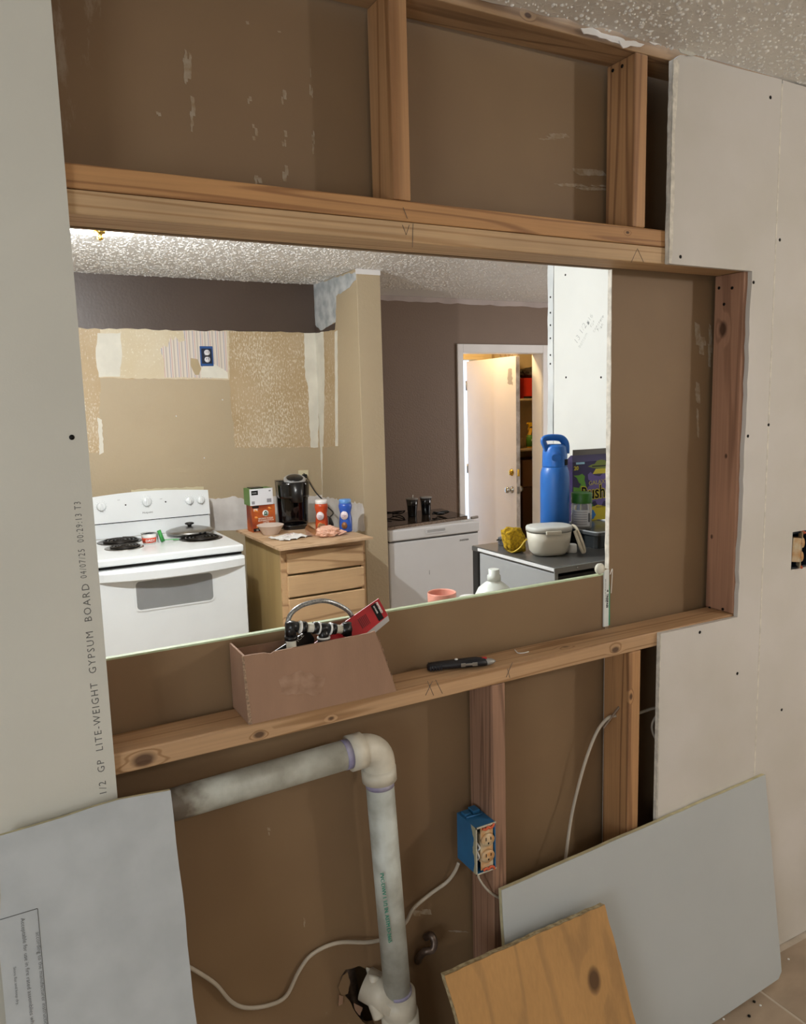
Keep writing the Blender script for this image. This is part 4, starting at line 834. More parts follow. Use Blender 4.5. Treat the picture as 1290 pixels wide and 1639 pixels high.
part('rim', B().lathe([(.042, .056), (.043, .060), (.037, .060), (.037, .056)], None, 32), CLEAR, tb)
Mtx = frame((-.026, -.0375, .016), (1, 0, 0), (0, -1, 0)); txt('lettering', 'DAISY', .018, Mtx, WHITEPL, tb, .0008, .0002)
sq = thing('squeeze_bottle', 'tiny clear bottle with green cap lying on the stove top beside the tub', 'bottle', (0.712, 2.99, .9155), 0.25)
part('cap', B().cyl((-.018, 0, .004), (-.030, .02, .066), .011, 16), flat('2f8a3c'), sq)
part('bottle', B().box(-.040, -.014, .012, .034, 0, .05, .004), CLEAR, sq)
part('stirrer', B().cyl((-.01, 0, .012), (.06, -.005, .008), .003, 8).box(.04, .075, -.012, .004, .003, .008, .002), flat('6fb07a'), sq)
# drawer base cabinet with loose plywood top
OAKF = wood('hickory_front', 'd3ad7e', 'a98257', 'x', 6, [], 11, stretch=0.12, scale=7, streak=.25)
OAKS = mat('cabinet_side_ply', 'b09868', .6, scale=3, col2='a0885a', stretch=(3, 3, .4))
cbn = thing('drawer_cabinet', 'unpainted wood base cabinet with stacked drawers beside the stove', 'cabinet', (1.43, 2.5, 0))
part('body', B().box(-.232, .255, 0.019, .62, 0.10, .895), OAKS, cbn)
part('toe_kick', B().box(-.225, .25, .09, .6, 0, .10), flat('7a6444'), cbn)
part('face_frame', B().box(-.232, -.195, 0, .019, .10, .895).box(.235, .262, 0, .019, .10, .895).box(-.195, .235, 0, .019, .86, .895).box(-.195, .235, 0, .019, .10, .14), OAKF, cbn)
for z0, z1 in ((.755, .870), (.628, .744), (.395, .617), (.15, .384)):
    part('drawer', B().box(-.205, .245, -.019, -.0005, z0, z1, .005), OAKF, cbn)
tpl = P(378, 847, 'z', .915); 
single('plywood_sheet', B().prism([(1.164, 3.18), (1.170, 2.432), (1.722, 2.452), (1.705, 2.80), (1.70, 3.18)], .012, MZ(.8975)), wood('plywood_top', 'd0ae88', 'b8946c', 'x', 6, [], 12, scale=5, stretch=.2, streak=.2), 'thin loose plywood sheet laid on the drawer cabinet as a counter', 'plywood')
CT = .9098
# pod boxes
p1 = thing('coffee_pod_box', 'orange brown coffee box under the white one on the plywood counter', 'box', (1.288, 3.02, CT))
part('carton', B().box(-.072, .072, 0, .10, 0, .158, .002), mat('coffee_box_card', 'c25f1f', .45, scale=9, col2='7c2c14'), p1)
part('white_badge', B().lathe([(0, 0), (.019, 0), (.019, .0006), (0, .0006)], Matrix.Translation((.012, 0, .108)) @ Matrix.Rotation(PI/2, 4, 'X'), 28), flat('e8ebe8'), p1)
em = B()
for a0 in range(5):
    a = PI/2+a0*2*PI/5; em.prism([(.012+.0075*math.cos(a+.5*0), .112), (.012, .112), (.012+.003, .104)], .0002, MY(-.0009)) if False else None
part('green_emblem', B().prism([(.0, .098), (.004, .104), (.002, .112), (.006, .116), (.005, .121), (.009, .119), (.012, .124), (.015, .119), (.019, .121), (.018, .116), (.022, .112), (.020, .104), (.024, .098), (.018, .094), (.012, .098), (.006, .094)], .0003, MY(-.0010), [[(.009, .105), (.015, .105), (.015, .113), (.009, .113)]]), flat('27503c'), p1)
for q in ((-.055, .125, .03, .012), (.03, .135, .028, .012), (-.055, .085, .026, .014), (.045, .04, .02, .012), (-.05, .03, .016, .014)):
    part('nut_print', B().lathe([(0, 0), (1, 0), (1, .3)], Matrix.Translation((q[0]+.01, -.0008, q[1])) @ Matrix.Rotation(.5, 4, 'Y') @ Matrix.Rotation(PI/2, 4, 'X') @ Matrix.Diagonal((q[2]/2, q[3]/2, .001, 1)), 16), flat('dd8a3c'), p1)
txt('printed_text', 'BROWN SUGAR\nBUTTERSCOTCH\nLATTE', .0125, frame((.012, -.0005, .074), (1, 0, 0), (0, -1, 0)), flat('eadfd2'), p1, .0002, .0002, align='CENTER')
part('black_tag', B().prism([(-.068, .142), (-.028, .142), (-.028, .155), (-.068, .155)], .0003, MY(-.0005)), BLACK, p1)
part('black_tag', B().prism([(-.060, .124), (-.036, .124), (-.036, .138), (-.060, .138)], .0003, MY(-.0005)), flat('e2d9cc'), p1)
part('dark_foot', B().prism([(-.066, .004), (-.02, .004), (-.02, .022), (-.066, .022)], .0003, MY(-.0005)), BLACK, p1)
txt('printed_text', '22', .014, frame((-.05, -.0010, .007), (1, 0, 0), (0, -1, 0)), flat('e2d9cc'), p1, .0002)
p2 = thing('coffee_pod_box', 'white fronted box with green side stacked on the orange coffee box', 'box', (1.278, 3.015, CT+.1582))
part('carton', B().box(-.072, .070, .001, .11, 0, .098, .001), flat('5d7f3e'), p2)
part('white_face', B().box(-.070, .070, 0, .0014, .001, .098), flat('dfe0e4'), p2)
part('black_logo', B().box(-.060, -.020, -.0006, 0, .062, .088), BLACK, p2)
txt('printed_text', 'KEURIG', .008, frame((-.056, -.0012, .072), (1, 0, 0), (0, -1, 0)), flat('cfcfd0'), p2, .0002)
for q_ in ((.032, .060, .014, .036), (-.060, -.042, .008, .026), (.046, .058, .078, .086)): part('print_block', B().box(q_[0], q_[1], -.0006, 0, q_[2], q_[3]), flat('8d8d92'), p2)
part('open_flap', B().box(-.055, .02, .02, .09, .098, .103), BLK, p2)
# coffee maker
km = thing('coffee_maker', 'black single serve coffee maker with silver lid ring on the plywood counter', 'coffee maker', (1.482, 3.04, CT), -.18)
def sqprof(w, d, z0, z1, taper, r, M_=None):
    vs = []; fs = []; lv = 6
    for i in range(lv+1):
        t = i/lv; s = 1+(taper-1)*t; 
        for a, b_ in rrect(w*s, d*s, r*s): vs.append((a, b_, z0+(z1-z0)*t))
    m = len(rrect(w, d, r))
    for i in range(lv):
        for k in range(m): k2 = (k+1) % m; fs.append((i*m+k, i*m+k2, (i+1)*m+k2, (i+1)*m+k))
    fs += [tuple(reversed(range(m))), tuple(lv*m+k for k in range(m))]
    return vs, fs
v_, f_ = sqprof(.150, .17, 0, .025, 1.0, .05)
part('drip_tray', B().add(v_, f_, None, True), BLKG, km)
vs, fs = sqprof(.180, .125, 0.0, .29, 1.10, .05)
part('housing', B().add([(x, y+.03, z) for x, y, z in vs], fs, None, True), BLKG, km)
vs, fs = sqprof(.185, .20, .19, .285, 1.04, .075)
part('brew_head', B().add([(x, y-.005, z) for x, y, z in vs], fs, None, True), BLKG, km)
part('pod_holder', B().lathe([(.034, .165), (.038, .20), (.044, .28)], Matrix.Translation((.008, -.085, 0)), 28), BLK, km)
TL_ = Matrix.Translation((.008, -.046, .298)) @ Matrix.Rotation(.34, 4, 'X') @ Matrix.Translation((0, 0, -.288))
part('lid_ring', B().lathe([(.060, .272), (.066, .278), (.066, .290), (.058, .297), (.050, .297), (.050, .282)], TL_, 36), mat('satin_silver', 'b9babb', .35, metal=.5), km)
part('lid', B().lathe([(.050, .282), (.050, .298), (.042, .302), (0, .303)], TL_, 36), BLK, km)
single('power_cord', B().tube([(1.735, 3.490, 1.19), (1.745, 3.46, 1.16), (1.77, 3.40, 1.08), (1.80, 3.33, 1.02), (1.80, 3.26, .985), (1.79, 3.15, .96), (1.74, 3.10, .94), (1.69, 3.05, .925)], .0045, 8), BLK, 'black power cord drooping from the cream outlet to the counter', 'cord')
wo = thing('wall_outlet', 'cream outlet plate low on the tan wall behind the coffee maker', 'outlet', (1.735, 3.499, 1.155))
part('plate', B().box(-.036, .036, -.006, 0, -.058, .058, .003), flat('d8cfae'), wo)
part('socket', B().lathe([(0, 0), (.016, 0), (.016, .003), (0, .003)], Matrix.Translation((0, -.006, .022)) @ Matrix.Rotation(PI/2, 4, 'X'), 20), flat('c9bf9b'), wo)
part('plug', B().box(-.014, .014, -.035, -.006, .0, .032, .004), flat('1a1a1a'), wo)
uo = thing('wall_outlet', 'uncovered receptacle in a blue box high on the striped wallpaper', 'outlet', (P(331, 570, 'y', 3.49).x, 3.4975, P(331, 570, 'y', 3.49).z))
part('box_rim', B().box(-.040, .040, -.006, 0, -.060, .060, .002), flat('1d4d8c'), uo)
part('dark_inside', B().box(-.032, .032, -.0068, -.004, -.046, .046), flat('0c1830'), uo)
for s in (1, -1): part('socket_face', B().lathe([(0, 0), (.0175, 0), (.0175, .006), (0, .006)], Matrix.Translation((0.002, -.0065, s*.021)) @ Matrix.Rotation(PI/2, 4, 'X'), 20).box(-.012, .016, -.011, -.0065, s*.003-.012, s*.003+.012, .001), flat('e6e6ea'), uo)
for s in (1, -1): part('slot', B().box(-.006, -.003, -.0135, -.012, s*.021-.001, s*.021+.009).box(.006, .009, -.0135, -.012, s*.021-.001, s*.021+.009), BLACK, uo)
# bowl, papers, creamers
single('paper_bowl', B().lathe([(0, 0), (.045, 0), (.048, .004), (.079, .052), (.082, .055), (.079, .057), (.046, .006), (0, .004)], Matrix.Diagonal((.95, .95, 1, 1)), 40), mat('pinkish_bowl', 'd9c6b8', .5), 'pale bowl in front of the coffee boxes', 'bowl', (1.285, 2.90, CT))
def crumple(nx, ny, w, d, h, seed, edge=0.0):
    vs = []; fs = []; rnd = random.Random(seed)
    for i in range(nx):
        for j in range(ny):
            x = (i/(nx-1)-.5)*w; y = (j/(ny-1)-.5)*d
            z = h*abs(noise.noise(Vector((x*22+seed, y*22, seed))))*2+.001
            if edge and (i in (0, nx-1) or j in (0, ny-1)): x += rnd.uniform(-edge, edge); y += rnd.uniform(-edge, edge)
            vs.append((x, y, z))
    for i in range(nx-1):
        for j in range(ny-1): a = i*ny+j; fs.append((a, a+ny, a+ny+1, a+1))
    n = len(vs); vs2 = vs+[(x, y, z-.0006) for x, y, z in vs]; fs2 = fs+[tuple(q+n for q in reversed(f)) for f in fs]
    return B().add(vs2, fs2)
np_ = single('paper_napkin', crumple(16, 12, .19, .16, .012, 3, .008), PAPER, 'crumpled white printed napkin beside the bowl on the counter', 'napkin', (1.335, 2.72, CT+.0005), .35)
txt('printed_text', 'wendys', .022, Matrix.Translation((-.03, .01, .016)), flat('b07a74'), np_, .0004)
def blob(sx, sy, sz, seed, amp=.25, sub=4, freq=2.2):
    bm = bmesh.new(); bmesh.ops.create_icosphere(bm, subdivisions=sub, radius=1)
    for v in bm.verts:
        k = 1+amp*noise.noise(v.co*freq+Vector((seed, 0, 0)))+amp*.5*noise.noise(v.co*freq*3+Vector((seed, 0, 0)))
        v.co = Vector((v.co.x*sx*k, v.co.y*sy*k, max(v.co.z*sz*k, -sz*.75)+sz*.75))
    return B().bmadd(bm, None, False)
single('foil_wrap', blob(.068, .04, .034, 5, .3).add(*[[(x*.03+.085, y*.03-.005, .006+abs(z)*.02) for x, y, z in ((-1, -1, 0), (1, -.6, .6), (1.2, .3, 0), (.6, 1, 1), (-.8, .8, .3))], [(0, 1, 2, 3, 4)]]), mat('pink_foil', 'e6baa3', .45, scale=50, col2='d7a48b', bump=.4, bscale=80), 'crumpled pink wrapper at the front of the plywood counter', 'wrapper', (1.520, 2.62, CT+.0005), .1)
single('brown_wrapper', B().add([(-.05, -.02, .002), (-.005, -.045, .0), (.012, 0, .03), (-.03, .02, .065), (-.055, .0, .04), (-.04, -.01, .06)], [(0, 1, 2), (0, 2, 3), (0, 3, 4), (1, 2, 4), (2, 3, 5), (0, 1, 4)]).add([(.03, -.01, 0), (.06, -.02, .02), (.075, .01, .055), (.045, .02, .06), (.02, .01, .03)], [(0, 1, 2), (0, 2, 3), (0, 3, 4), (0, 4, 1)]), mat('brown_paper', '8f6238', .6, scale=20, col2='6d4526'), 'torn brown paper wrapper beside the coffee maker', 'wrapper', (1.478, 2.715, CT+.0005))
def creamer(x, y, body, cap, label, disc):
    t = thing('creamer_bottle', label, 'bottle', (x, y, CT+.0005), -.25)
    part('bottle', B().lathe([(0, 0), (.034, 0), (.038, .006), (.038, .05), (.034, .09), (.031, .11), (.037, .135), (.039, .150), (.035, .166), (.031, .168)], None, 32), flat(body, .3), t)
    part('cap', B().lathe([(.034, .166), (.035, .168), (.035, .186), (.032, .189), (0, .189)], None, 32), flat(cap, .35), t)
    part('label_disc', B().lathe([(0, 0), (.022, 0), (.021, .002)], Matrix.Translation((-.012, -.030, .098)) @ Matrix.Rotation(-.35, 4, 'Z') @ Matrix.Rotation(PI/2, 4, 'X') @ Matrix.Diagonal((1, 1.15, 4, 1)), 22), flat('e9dde0'), t)
    part('cup_print', B().lathe([(0, 0), (.017, 0), (.016, .002)], Matrix.Translation((-.014, -.0335, .040)) @ Matrix.Rotation(-.4, 4, 'Z') @ Matrix.Rotation(PI/2, 4, 'X') @ Matrix.Diagonal((1, 1.2, 3, 1)), 20), flat(disc), t)
    part('facts_print', B().add(*cylpatch(.0384, .012, .085, -.5, .25)), flat('c9c4bf'), t)
    txt('printed_text', 'coffee\nmate', .010, frame((-.028, -.0405, .098), (1, -.36, 0), (-.34, -1, 0)), flat('8a5a7a'), t, .0003)
def cylpatch(r, z0, z1, a0, a1, n=8):
    vs = []; fs = []
    for k in range(n+1):
        a = a0+(a1-a0)*k/n; vs += [(r*math.cos(a), r*math.sin(a), z0), (r*math.cos(a), r*math.sin(a), z1)]
    for k in range(n): fs.append((2*k, 2*k+2, 2*k+3, 2*k+1))
    return vs, fs
creamer(1.560, 2.79, 'b8441c', 'e8e4e0', 'orange creamer bottle with white cap next to the coffee maker', 'c98a4a')
creamer(1.680, 2.72, '2c57b4', '5f93d2', 'blue creamer bottle with light blue cap near the counter corner', '8a5a34')
single('travel_adapter', B().lathe([(0, 0), (.045, 0), (.045, .012), (.03, .05), (.012, .062), (0, .063)], Matrix.Diagonal((1, .8, 1, 1)), 24), BLK, 'small black domed gadget behind the orange creamer', 'gadget', (1.665, 2.97, CT+.0005))
# chest freezer
fz = thing('chest_freezer', 'white chest freezer with a black stone slab on it', 'freezer', (2.06, 2.905, 0))
part('cabinet', B().box(0, .682, .008, .56, 0.02, .765, .008), ENAMP, fz)
lidp = part('lid', B().box(-.002, .686, 0, .57, .775, .846, .010, seg=3), ENAMP, fz)
part('seam', B().box(.006, .676, .012, .55, .765, .775), flat('5a5a5a'), fz)
p = P(698, 846, 'y', 2.905)
part('lid_handle', B().prism([(a+p.x-2.06, b_+.815) for a, b_ in rrect(.155, .032, .006)], .004, MY(-.004), [[(a+p.x-2.06, b_+.815) for a, b_ in rrect(.135, .018, .004)]]), ENAMP, lidp)
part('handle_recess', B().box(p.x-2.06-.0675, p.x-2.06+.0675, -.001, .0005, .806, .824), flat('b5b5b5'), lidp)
p = P(747, 864, 'y', 2.905); txt('badge_text', 'INSIGNIA', .017, frame((p.x-2.06-.05, .0072, p.z-.005), (1, 0, 0), (0, -1, 0)), PRINT, fz, .0003)
p = P(688, 920, 'y', 2.905); part('scuff', B().prism(jag([(p.x-2.06, p.z-2.0*0), (p.x-2.06+.004, p.z), (p.x-2.06+.003, p.z+.03), (p.x-2.06, p.z+.03)], .001, .01, 3), .0003, MY(.0076)), flat('8f8f8f'), fz)
sl = thing('stone_slab', 'polished black granite slab on the chest freezer lid', 'slab', (2.065, 2.93, .8465))
so = [(0, 0), (.655, .085), (.70, .50), (.03, .50)]
part('polished_top', B().prism(so, .004, MZ(.020)), GRANITE, sl)
part('rough_edge', B().prism(so, .0195, MZ(0)), GRANEDGE, sl)
for k, (px, py) in enumerate(((660, 826), (682, 823))):
    p = P(px, py, 'z', .871)
    t = thing('tumbler', ('left', 'right')[k]+' hand one of two black tumblers on the freezer slab', 'cup', (p.x, p.y, .8710), group='black tumblers')
    part('cup', B().lathe([(0, 0), (.029, 0), (.030, .003), (.036, .075), (.041, .116)], None, 28), BLKG, t)
    part('lid', B().lathe([(.042, .114), (.0425, .121), (.038, .123), (0, .1225)], None, 28), flat('8e8a86'), t)
    if k == 0: part('straw_stub', B().cyl((.006, 0, .122), (.008, 0, .145), .003, 8), WHITEPL, t)
def tangle(n, w, d, h, r, seed):
    rnd = random.Random(seed); return B().tube([Vector((w*math.sin(i*1.3+rnd.uniform(-.5, .5)), d*math.cos(i*1.7), r+abs(h*math.sin(i*.9)))) for i in range(n)], r, 7, sub=6)
p = P(706, 826, 'z', .871); single('charging_cable', tangle(11, .055, .03, .03, .004, 4), BLK, 'tangled black cable on the slab right of the tumblers', 'cable', (p.x, p.y, .8715))
p = P(626, 826, 'z', .871); single('sunglasses_tangle', tangle(10, .065, .035, .028, .004, 9), mat('dark_brown_plastic', '1e120c', .3), 'dark coiled strap on the slab beside the tan wall end', 'strap', (p.x+.03, p.y, .8715))
p = P(752, 829, 'z', .86); tl = thing('scraper', 'small grey handled scraper overhanging the freezer lid corner', 'tool', (p.x-.055, p.y-.03, .8470), .3)
part('handle', B().box(.06, .13, -.009, .009, .004, .022, .005), flat('7d746a'), tl); part('blade', B().box(-.03, .065, -.012, .012, .001, .006, .001), flat('dcdcdc'), tl)
# compact fridge
fx0, fx1, fy0, fy1, fh = 1.462, 1.962, 0.598, 1.078, 1.10
fg = thing('mini_fridge', 'silver sided compact fridge with dark top standing with its back to us', 'fridge', (fx0, fy0, 0))
fw_, fd_ = fx1-fx0, fy1-fy0
part('cabinet', B().box(0, .010, 0.0, fd_-.05, .03, fh-.022, .002).box(fw_-.01, fw_, 0, fd_-.05, .03, fh-.022, .002).box(.010, fw_-.01, fd_-.06, fd_-.05, .03, fh-.022), SILVER, fg)
part('back_panel', B().box(.010, fw_-.01, .045, .055, .03, fh-.022), flat('232627'), fg)
part('rear_frame', B().box(0, .014, -.003, .0, .03, fh-.02).box(fw_-.014, fw_, -.003, 0, .03, fh-.02), flat('9aa0a0'), fg)
part('door', B().box(-.002, fw_+.002, fd_-.045, fd_-.002, .03, fh-.01, .006), BLK, fg)
part('worktop', B().box(-.003, fw_+.003, -.004, fd_, fh-.020, fh, .004), mat('dark_worktop', '4c4c4a', .28, var=.06, scale=12), fg)
part('front_trim', B().box(-.005, fw_+.005, -.008, -.004, fh-.022, fh-.002, .001), flat('8f9494'), fg)
part('side_trim', B().box(-.006, -.003, -.006, fd_-.045, fh-.014, fh-.003, .001), flat('dcdfe0'), fg)
part('trim_screw', B().lathe([(.004, 0), (.003, .002)], Matrix.Translation((.09, -.008, fh-.012)) @ Matrix.Rotation(PI/2, 4, 'X'), 12), CHROME, fg)
for x in (.04, fw_-.04):
    for y in (.04, fd_-.1): part('foot', B().cyl((x, y, 0), (x, y, .032), .015, 14), BLK, fg)
part('coiled_tube', B().tube([Vector((.12+.0022*i, .018+.010*math.sin(i*1.15), fh-.052-.0019*i+.012*math.cos(i*1.15))) for i in range(50)], .0028, 6, sub=3), flat('75797a'), fg)
part('rear_recess', B().box(.014, fw_-.014, .0, .04, fh-.060, fh-.034, .003), flat('1b1d1e'), fg)
FT = fh+.0005
# lunch container
lc = thing('lunch_container', 'cream lidded lunch container with strap on the dark fridge top', 'container', (1.585, .775, FT), -.30)
def lofts(levels, n=6):
    vs = []; fs = []; m = len(rrect(1, 1, .3, n))
    for (w_, d_, r_, z_) in levels:
        for a, b_ in rrect(w_, d_, r_, n): vs.append((a, b_, z_))
    for i in range(len(levels)-1):
        for k in range(m): k2 = (k+1) % m; fs.append((i*m+k, i*m+k2, (i+1)*m+k2, (i+1)*m+k))
    fs += [tuple(reversed(range(m))), tuple((len(levels)-1)*m+k for k in range(m))]
    return B().add(vs, fs, None, True)
part('tub', lofts([(.10, .07, .03, .0), (.115, .085, .038, .003), (.135, .105, .045, .016), (.148, .112, .05, .05), (.156, .118, .052, .083)]), CREAMP, lc)
part('seal', lofts([(.154, .116, .052, .083), (.154, .116, .052, .086)]), flat('6c6a60'), lc)
part('lid', lofts([(.160, .122, .054, .0865), (.161, .123, .054, .098), (.156, .118, .052, .103), (.148, .110, .05, .1045)]), LIDG, lc)
part('latch', B().box(-.035, .022, -.066, -.057, .080, .093, .003), CREAMP, lc)
part('strap', B().tube([(.078, -.02, .100), (.088, -.03, .095), (.100, -.045, .06), (.112, -.05, .02), (.106, -.055, .008), (.096, -.052, .03), (.082, -.035, .085)], .0035, 8, flat=2.2), flat('d9d2bd'), lc)
# water bottle
wb = thing('water_bottle', 'tall blue insulated water bottle with carry loop lid on the fridge', 'bottle', (1.713, .897, FT), -.45)
part('body', B().lathe([(0, 0), (.050, 0), (.0535, .004), (.0535, .255), (.052, .275), (.047, .292), (.044, .298)], None, 48), BLUEB, wb)
CAPB = mat('blue_cap_plastic', '2a6cc0', .32, var=.03)
cp = part('cap', B().lathe([(.0455, .296), (.0465, .300), (.045, .345), (.042, .368), (.036, .378), (0, .380)], None, 40), CAPB, wb)
part('spout_button', B().prism([(a-.006, b_+.332) for a, b_ in rrect(.034, .024, .010)], .003, MY(-.0475)), CAPB, cp)
part('carry_loop', B().tube([(.040, 0, .345), (.038, -.004, .378), (.024, -.006, .398), (-.004, -.010, .404), (-.036, -.014, .403), (-.047, -.016, .394), (-.042, -.016, .378), (-.034, -.012, .362)], .0095, 12, flat=1.7), CAPB, cp)
part('black_tag', B().add(*cylpatch(.0472, .302, .324, -.95, -.35)), BLACK, cp)
# storage tray, jar, freezer-pop box
tr = thing('storage_tray', 'dark grey plastic tray under the jar and the purple box', 'tray', (1.772, .735, FT), 0)
part('tub', B().prism([(a+.115, b_+.13) for a, b_ in rrect(.21, .24, .02)], .048, MZ(0)), mat('dark_tray', '2c2f30', .25), tr)
part('lid', B().prism([(a+.115, b_+.13) for a, b_ in rrect(.225, .258, .02)], .010, MZ(.0485)), mat('tray_lid', '4a4d4e', .25), tr)
part('lid_rim', B().tube([(a+.115, b_+.13, .060) for a, b_ in rrect(.219, .252, .02)], .003, 6, closed=True, sub=1), flat('9da1a2', .3), tr)
TT = FT+.0590
jr = thing('seasoning_jar', 'clear jar with green lid and white label on the dark tray', 'jar', (1.818, .868, TT), -.5)
part('glass', B().lathe([(0, 0), (.036, 0), (.038, .003), (.038, .088), (.034, .096), (.033, .098)], None, 32), CLEAR, jr)
part('contents', B().lathe([(0, .002), (.0345, .002), (.0345, .05), (0, .052)], None, 28), flat('c8c2b8'), jr)
part('label_wrap', B().add(*cylpatch(.0385, .010, .072, -2.9, -.9, 12)), flat('c8cbd0'), jr)
for k in range(6): part('label_line', B().add(*cylpatch(.0388, .018+k*.009, .0205+k*.009, -2.6, -1.25)), flat('8c9096'), jr)
part('barcode', B().add(*cylpatch(.0388, .026, .060, -1.1, -.92)), flat('3c3c40'), jr)
part('lid', B().lathe([(.0385, .096), (.039, .098), (.039, .132), (.037, .135), (0, .135)], None, 36), flat('2f6d20', .4), jr)
gx, gy = P(920, 845, 'z', TT).x, P(920, 845, 'z', TT).y
pb_ = thing('snack_box', 'purple and yellow frozen treat carton on the tray behind the jar', 'box', (1.875, .985, TT), -.10)
BW, BH, BD = .215, .262, .05
o_ = B()
part('carton', B().box(0, BW, 0, BD, 0, BH-.024, .001).add([(0, 0, BH-.025), (BW, 0, BH-.025), (BW, BD, BH-.025), (0, BD, BH-.025), (.012, .02, BH), (BW, .02, BH), (BW, .03, BH), (.012, .03, BH)], [(0, 1, 5, 4), (1, 2, 6, 5), (2, 3, 7, 6), (3, 0, 4, 7), (4, 5, 6, 7)]), PURP, pb_)
part('top_flap', B().box(.016, BW, .021, .023, BH, BH+.022), flat('6c6761'), pb_)
def bprint(name, pts, col, lift=.0006): part(name, B().prism(pts, .0003, MY(-lift)), flat(col), pb_)
bprint('yellow_print', [(0.045, 0.0), (BW, 0.0), (BW, .06), (.17, .05), (.12, .062), (.10, .055), (.085, .085), (.065, .09), (.05, .075)], 'd8c422')
bprint('purple_slime', [(.075, .085), (.09, .075), (.11, .078), (.12, .06), (.135, .05), (.15, .075), (BW, .07), (BW, .20), (.17, .205), (.13, .175), (.105, .18), (.085, .195), (.072, .185), (.075, .165), (.09, .155), (.07, .13), (.06, .12)], '6a5a9e', .0004)
bprint('green_slime', [(.004, .185), (.02, .175), (.03, .155), (.04, .15), (.03, .135), (.004, .14), (.004, .12), (.06, .12), (.064, .14), (.056, .165), (.058, .18), (.045, .19), (.03, .185)], '62a02f', .0008)
bprint('green_cube', [(.055, .045), (.085, .045), (.10, .06), (.085, .08), (.055, .085)], '3f8a2a', .0008)
bprint('blue_cube', [(.058, .012), (.075, .002), (.10, .006), (.112, .022), (.10, .042), (.07, .046), (.056, .034)], '2c77c0', .0010)
bprint('saucer', [(.072, .217), (.10, .209), (.14, .206), (.18, .209), (.20, .217), (.18, .224), (.165, .226), (.155, .238), (.135, .241), (.115, .238), (.105, .226), (.09, .224)], '7c8a3a', .0008)
bprint('saucer_band', [(.092, .214), (.18, .214), (.18, .219), (.092, .219)], '15120f', .0012)
bprint('light_beam', [(.11, .206), (.16, .206), (.178, .186), (.095, .186)], 'd8c93c', .0010)
bprint('blue_tag', [(.014, .243), (.05, .243), (.052, .250), (.016, .250)], '8fc4dc', .0006) if False else part('blue_tag', B().box(.016, .056, -.0012, .0, .228, .236), flat('9fcfe2'), pb_)
txt('printed_text', '20', .022, frame((.006, -.0008, .206), (1, 0, 0), (0, -1, 0)), flat('dccb3a'), pb_, .0003, .0006)
txt('printed_text', 'GALAXY', .024, frame((.076, -.0016, .142), (1, 0, .06), (0, -1, 0)), flat('c2b56a'), pb_, .0003, .0002)
txt('printed_text', 'Rush', .074, frame((.040, -.0014, .086), (1, 0, .04), (0, -1, 0)), flat('e0d032'), pb_, .0003, .004, .8)
txt('printed_text', 'Rush', .074, frame((.040, -.0020, .086), (1, 0, .04), (0, -1, 0)), BLACK, pb_, .0003, .0009, .8)
txt('printed_text', 'FREEZE POPS', .008, frame((.112, -.0010, .05), (1, 0, 0), (0, -1, 0)), flat('5a5020'), pb_, .0002)
# microfibre cloth, adapter, cap
cl_ = bmesh.new(); bmesh.ops.create_icosphere(cl_, subdivisions=5, radius=1)
for v in cl_.verts:
    q = v.co.copy(); k = 1+.16*noise.noise(q*2.1+Vector((3, 1, 0)))+.05*noise.noise(q*9)
    for i_ in range(3): v.co[i_] = math.copysign(abs(q[i_])**.62, q[i_])
    v.co = Vector((v.co.x*.039*k, v.co.y*.026*k, v.co.z*.047*k)); v.co.x += v.co.z*(-.18); v.co.z = max(v.co.z, -.044)+.0445
ct = thing('microfibre_cloth', 'folded yellow fluffy cloth beside the cream container', 'cloth', (1.509, .880, FT), -.35)
part('cloth', B().bmadd(cl_, None, True), YELLOW, ct)
part('hem', B().tube([(.050, -.024, .052), (.030, -.036, .044), (.012, -.038, .022), (-.012, -.033, .006), (-.03, -.028, .012)], .0028, 8), flat('d0b23a'), ct)
ad = thing('plug_adapter', 'dark grey plug adapter at the back edge of the fridge top', 'plug', (1.568, 1.02, FT), .3)
part('body', B().box(-.02, .03, -.014, .014, 0, .030, .003), flat('54565a'), ad)
part('prong', B().box(-.036, -.02, -.008, -.006, .018, .024).box(-.036, -.02, .006, .008, .018, .024), CHROME, ad)
single('small_canister', B().lathe([(0, 0), (.018, 0), (.019, .002), (.018, .028), (.016, .030), (0, .030)], None, 24), WHITEPL, 'small white canister between the cream container and the tray', 'canister', (1.672, .755, FT))
# counter along the pass-through with mug and jug
cn = thing('sink_counter', 'base cabinet run hidden below the pass-through, carrying mug and jug', 'counter', (0.30, KD+DW+.002, 0))
part('cabinet', B().box(0, 1.12, .095, .60, .0, .88).box(0, 1.12, 0.0, .012, .001, .02), flat('8d7b60'), cn)
part('worktop', B().box(-.01, 1.135, 0.001, .68, .88, .92, .004), flat('b9b2a6'), cn)
mg = thing('pink_mug', 'pink cup standing just behind the ledge of the opening', 'cup', (1.135, .770, .9205))
part('cup', B().lathe([(0, 0), (.040, 0), (.0455, .004), (.0475, .106), (.0460, .108), (.0440, .104), (.042, .008), (0, .006)], None, 40), PINK, mg)
single('saucer', B().lathe([(0, 0), (.03, .0), (.062, .010), (.062, .012), (.03, .004), (0, .003)], Matrix.Translation((0, .03, .062)) @ Matrix.Rotation(1.1, 4, 'X'), 36), WHITEPL, 'white saucer propped behind the pink cup', 'plate', (1.205, .72, .9205)) if False else None
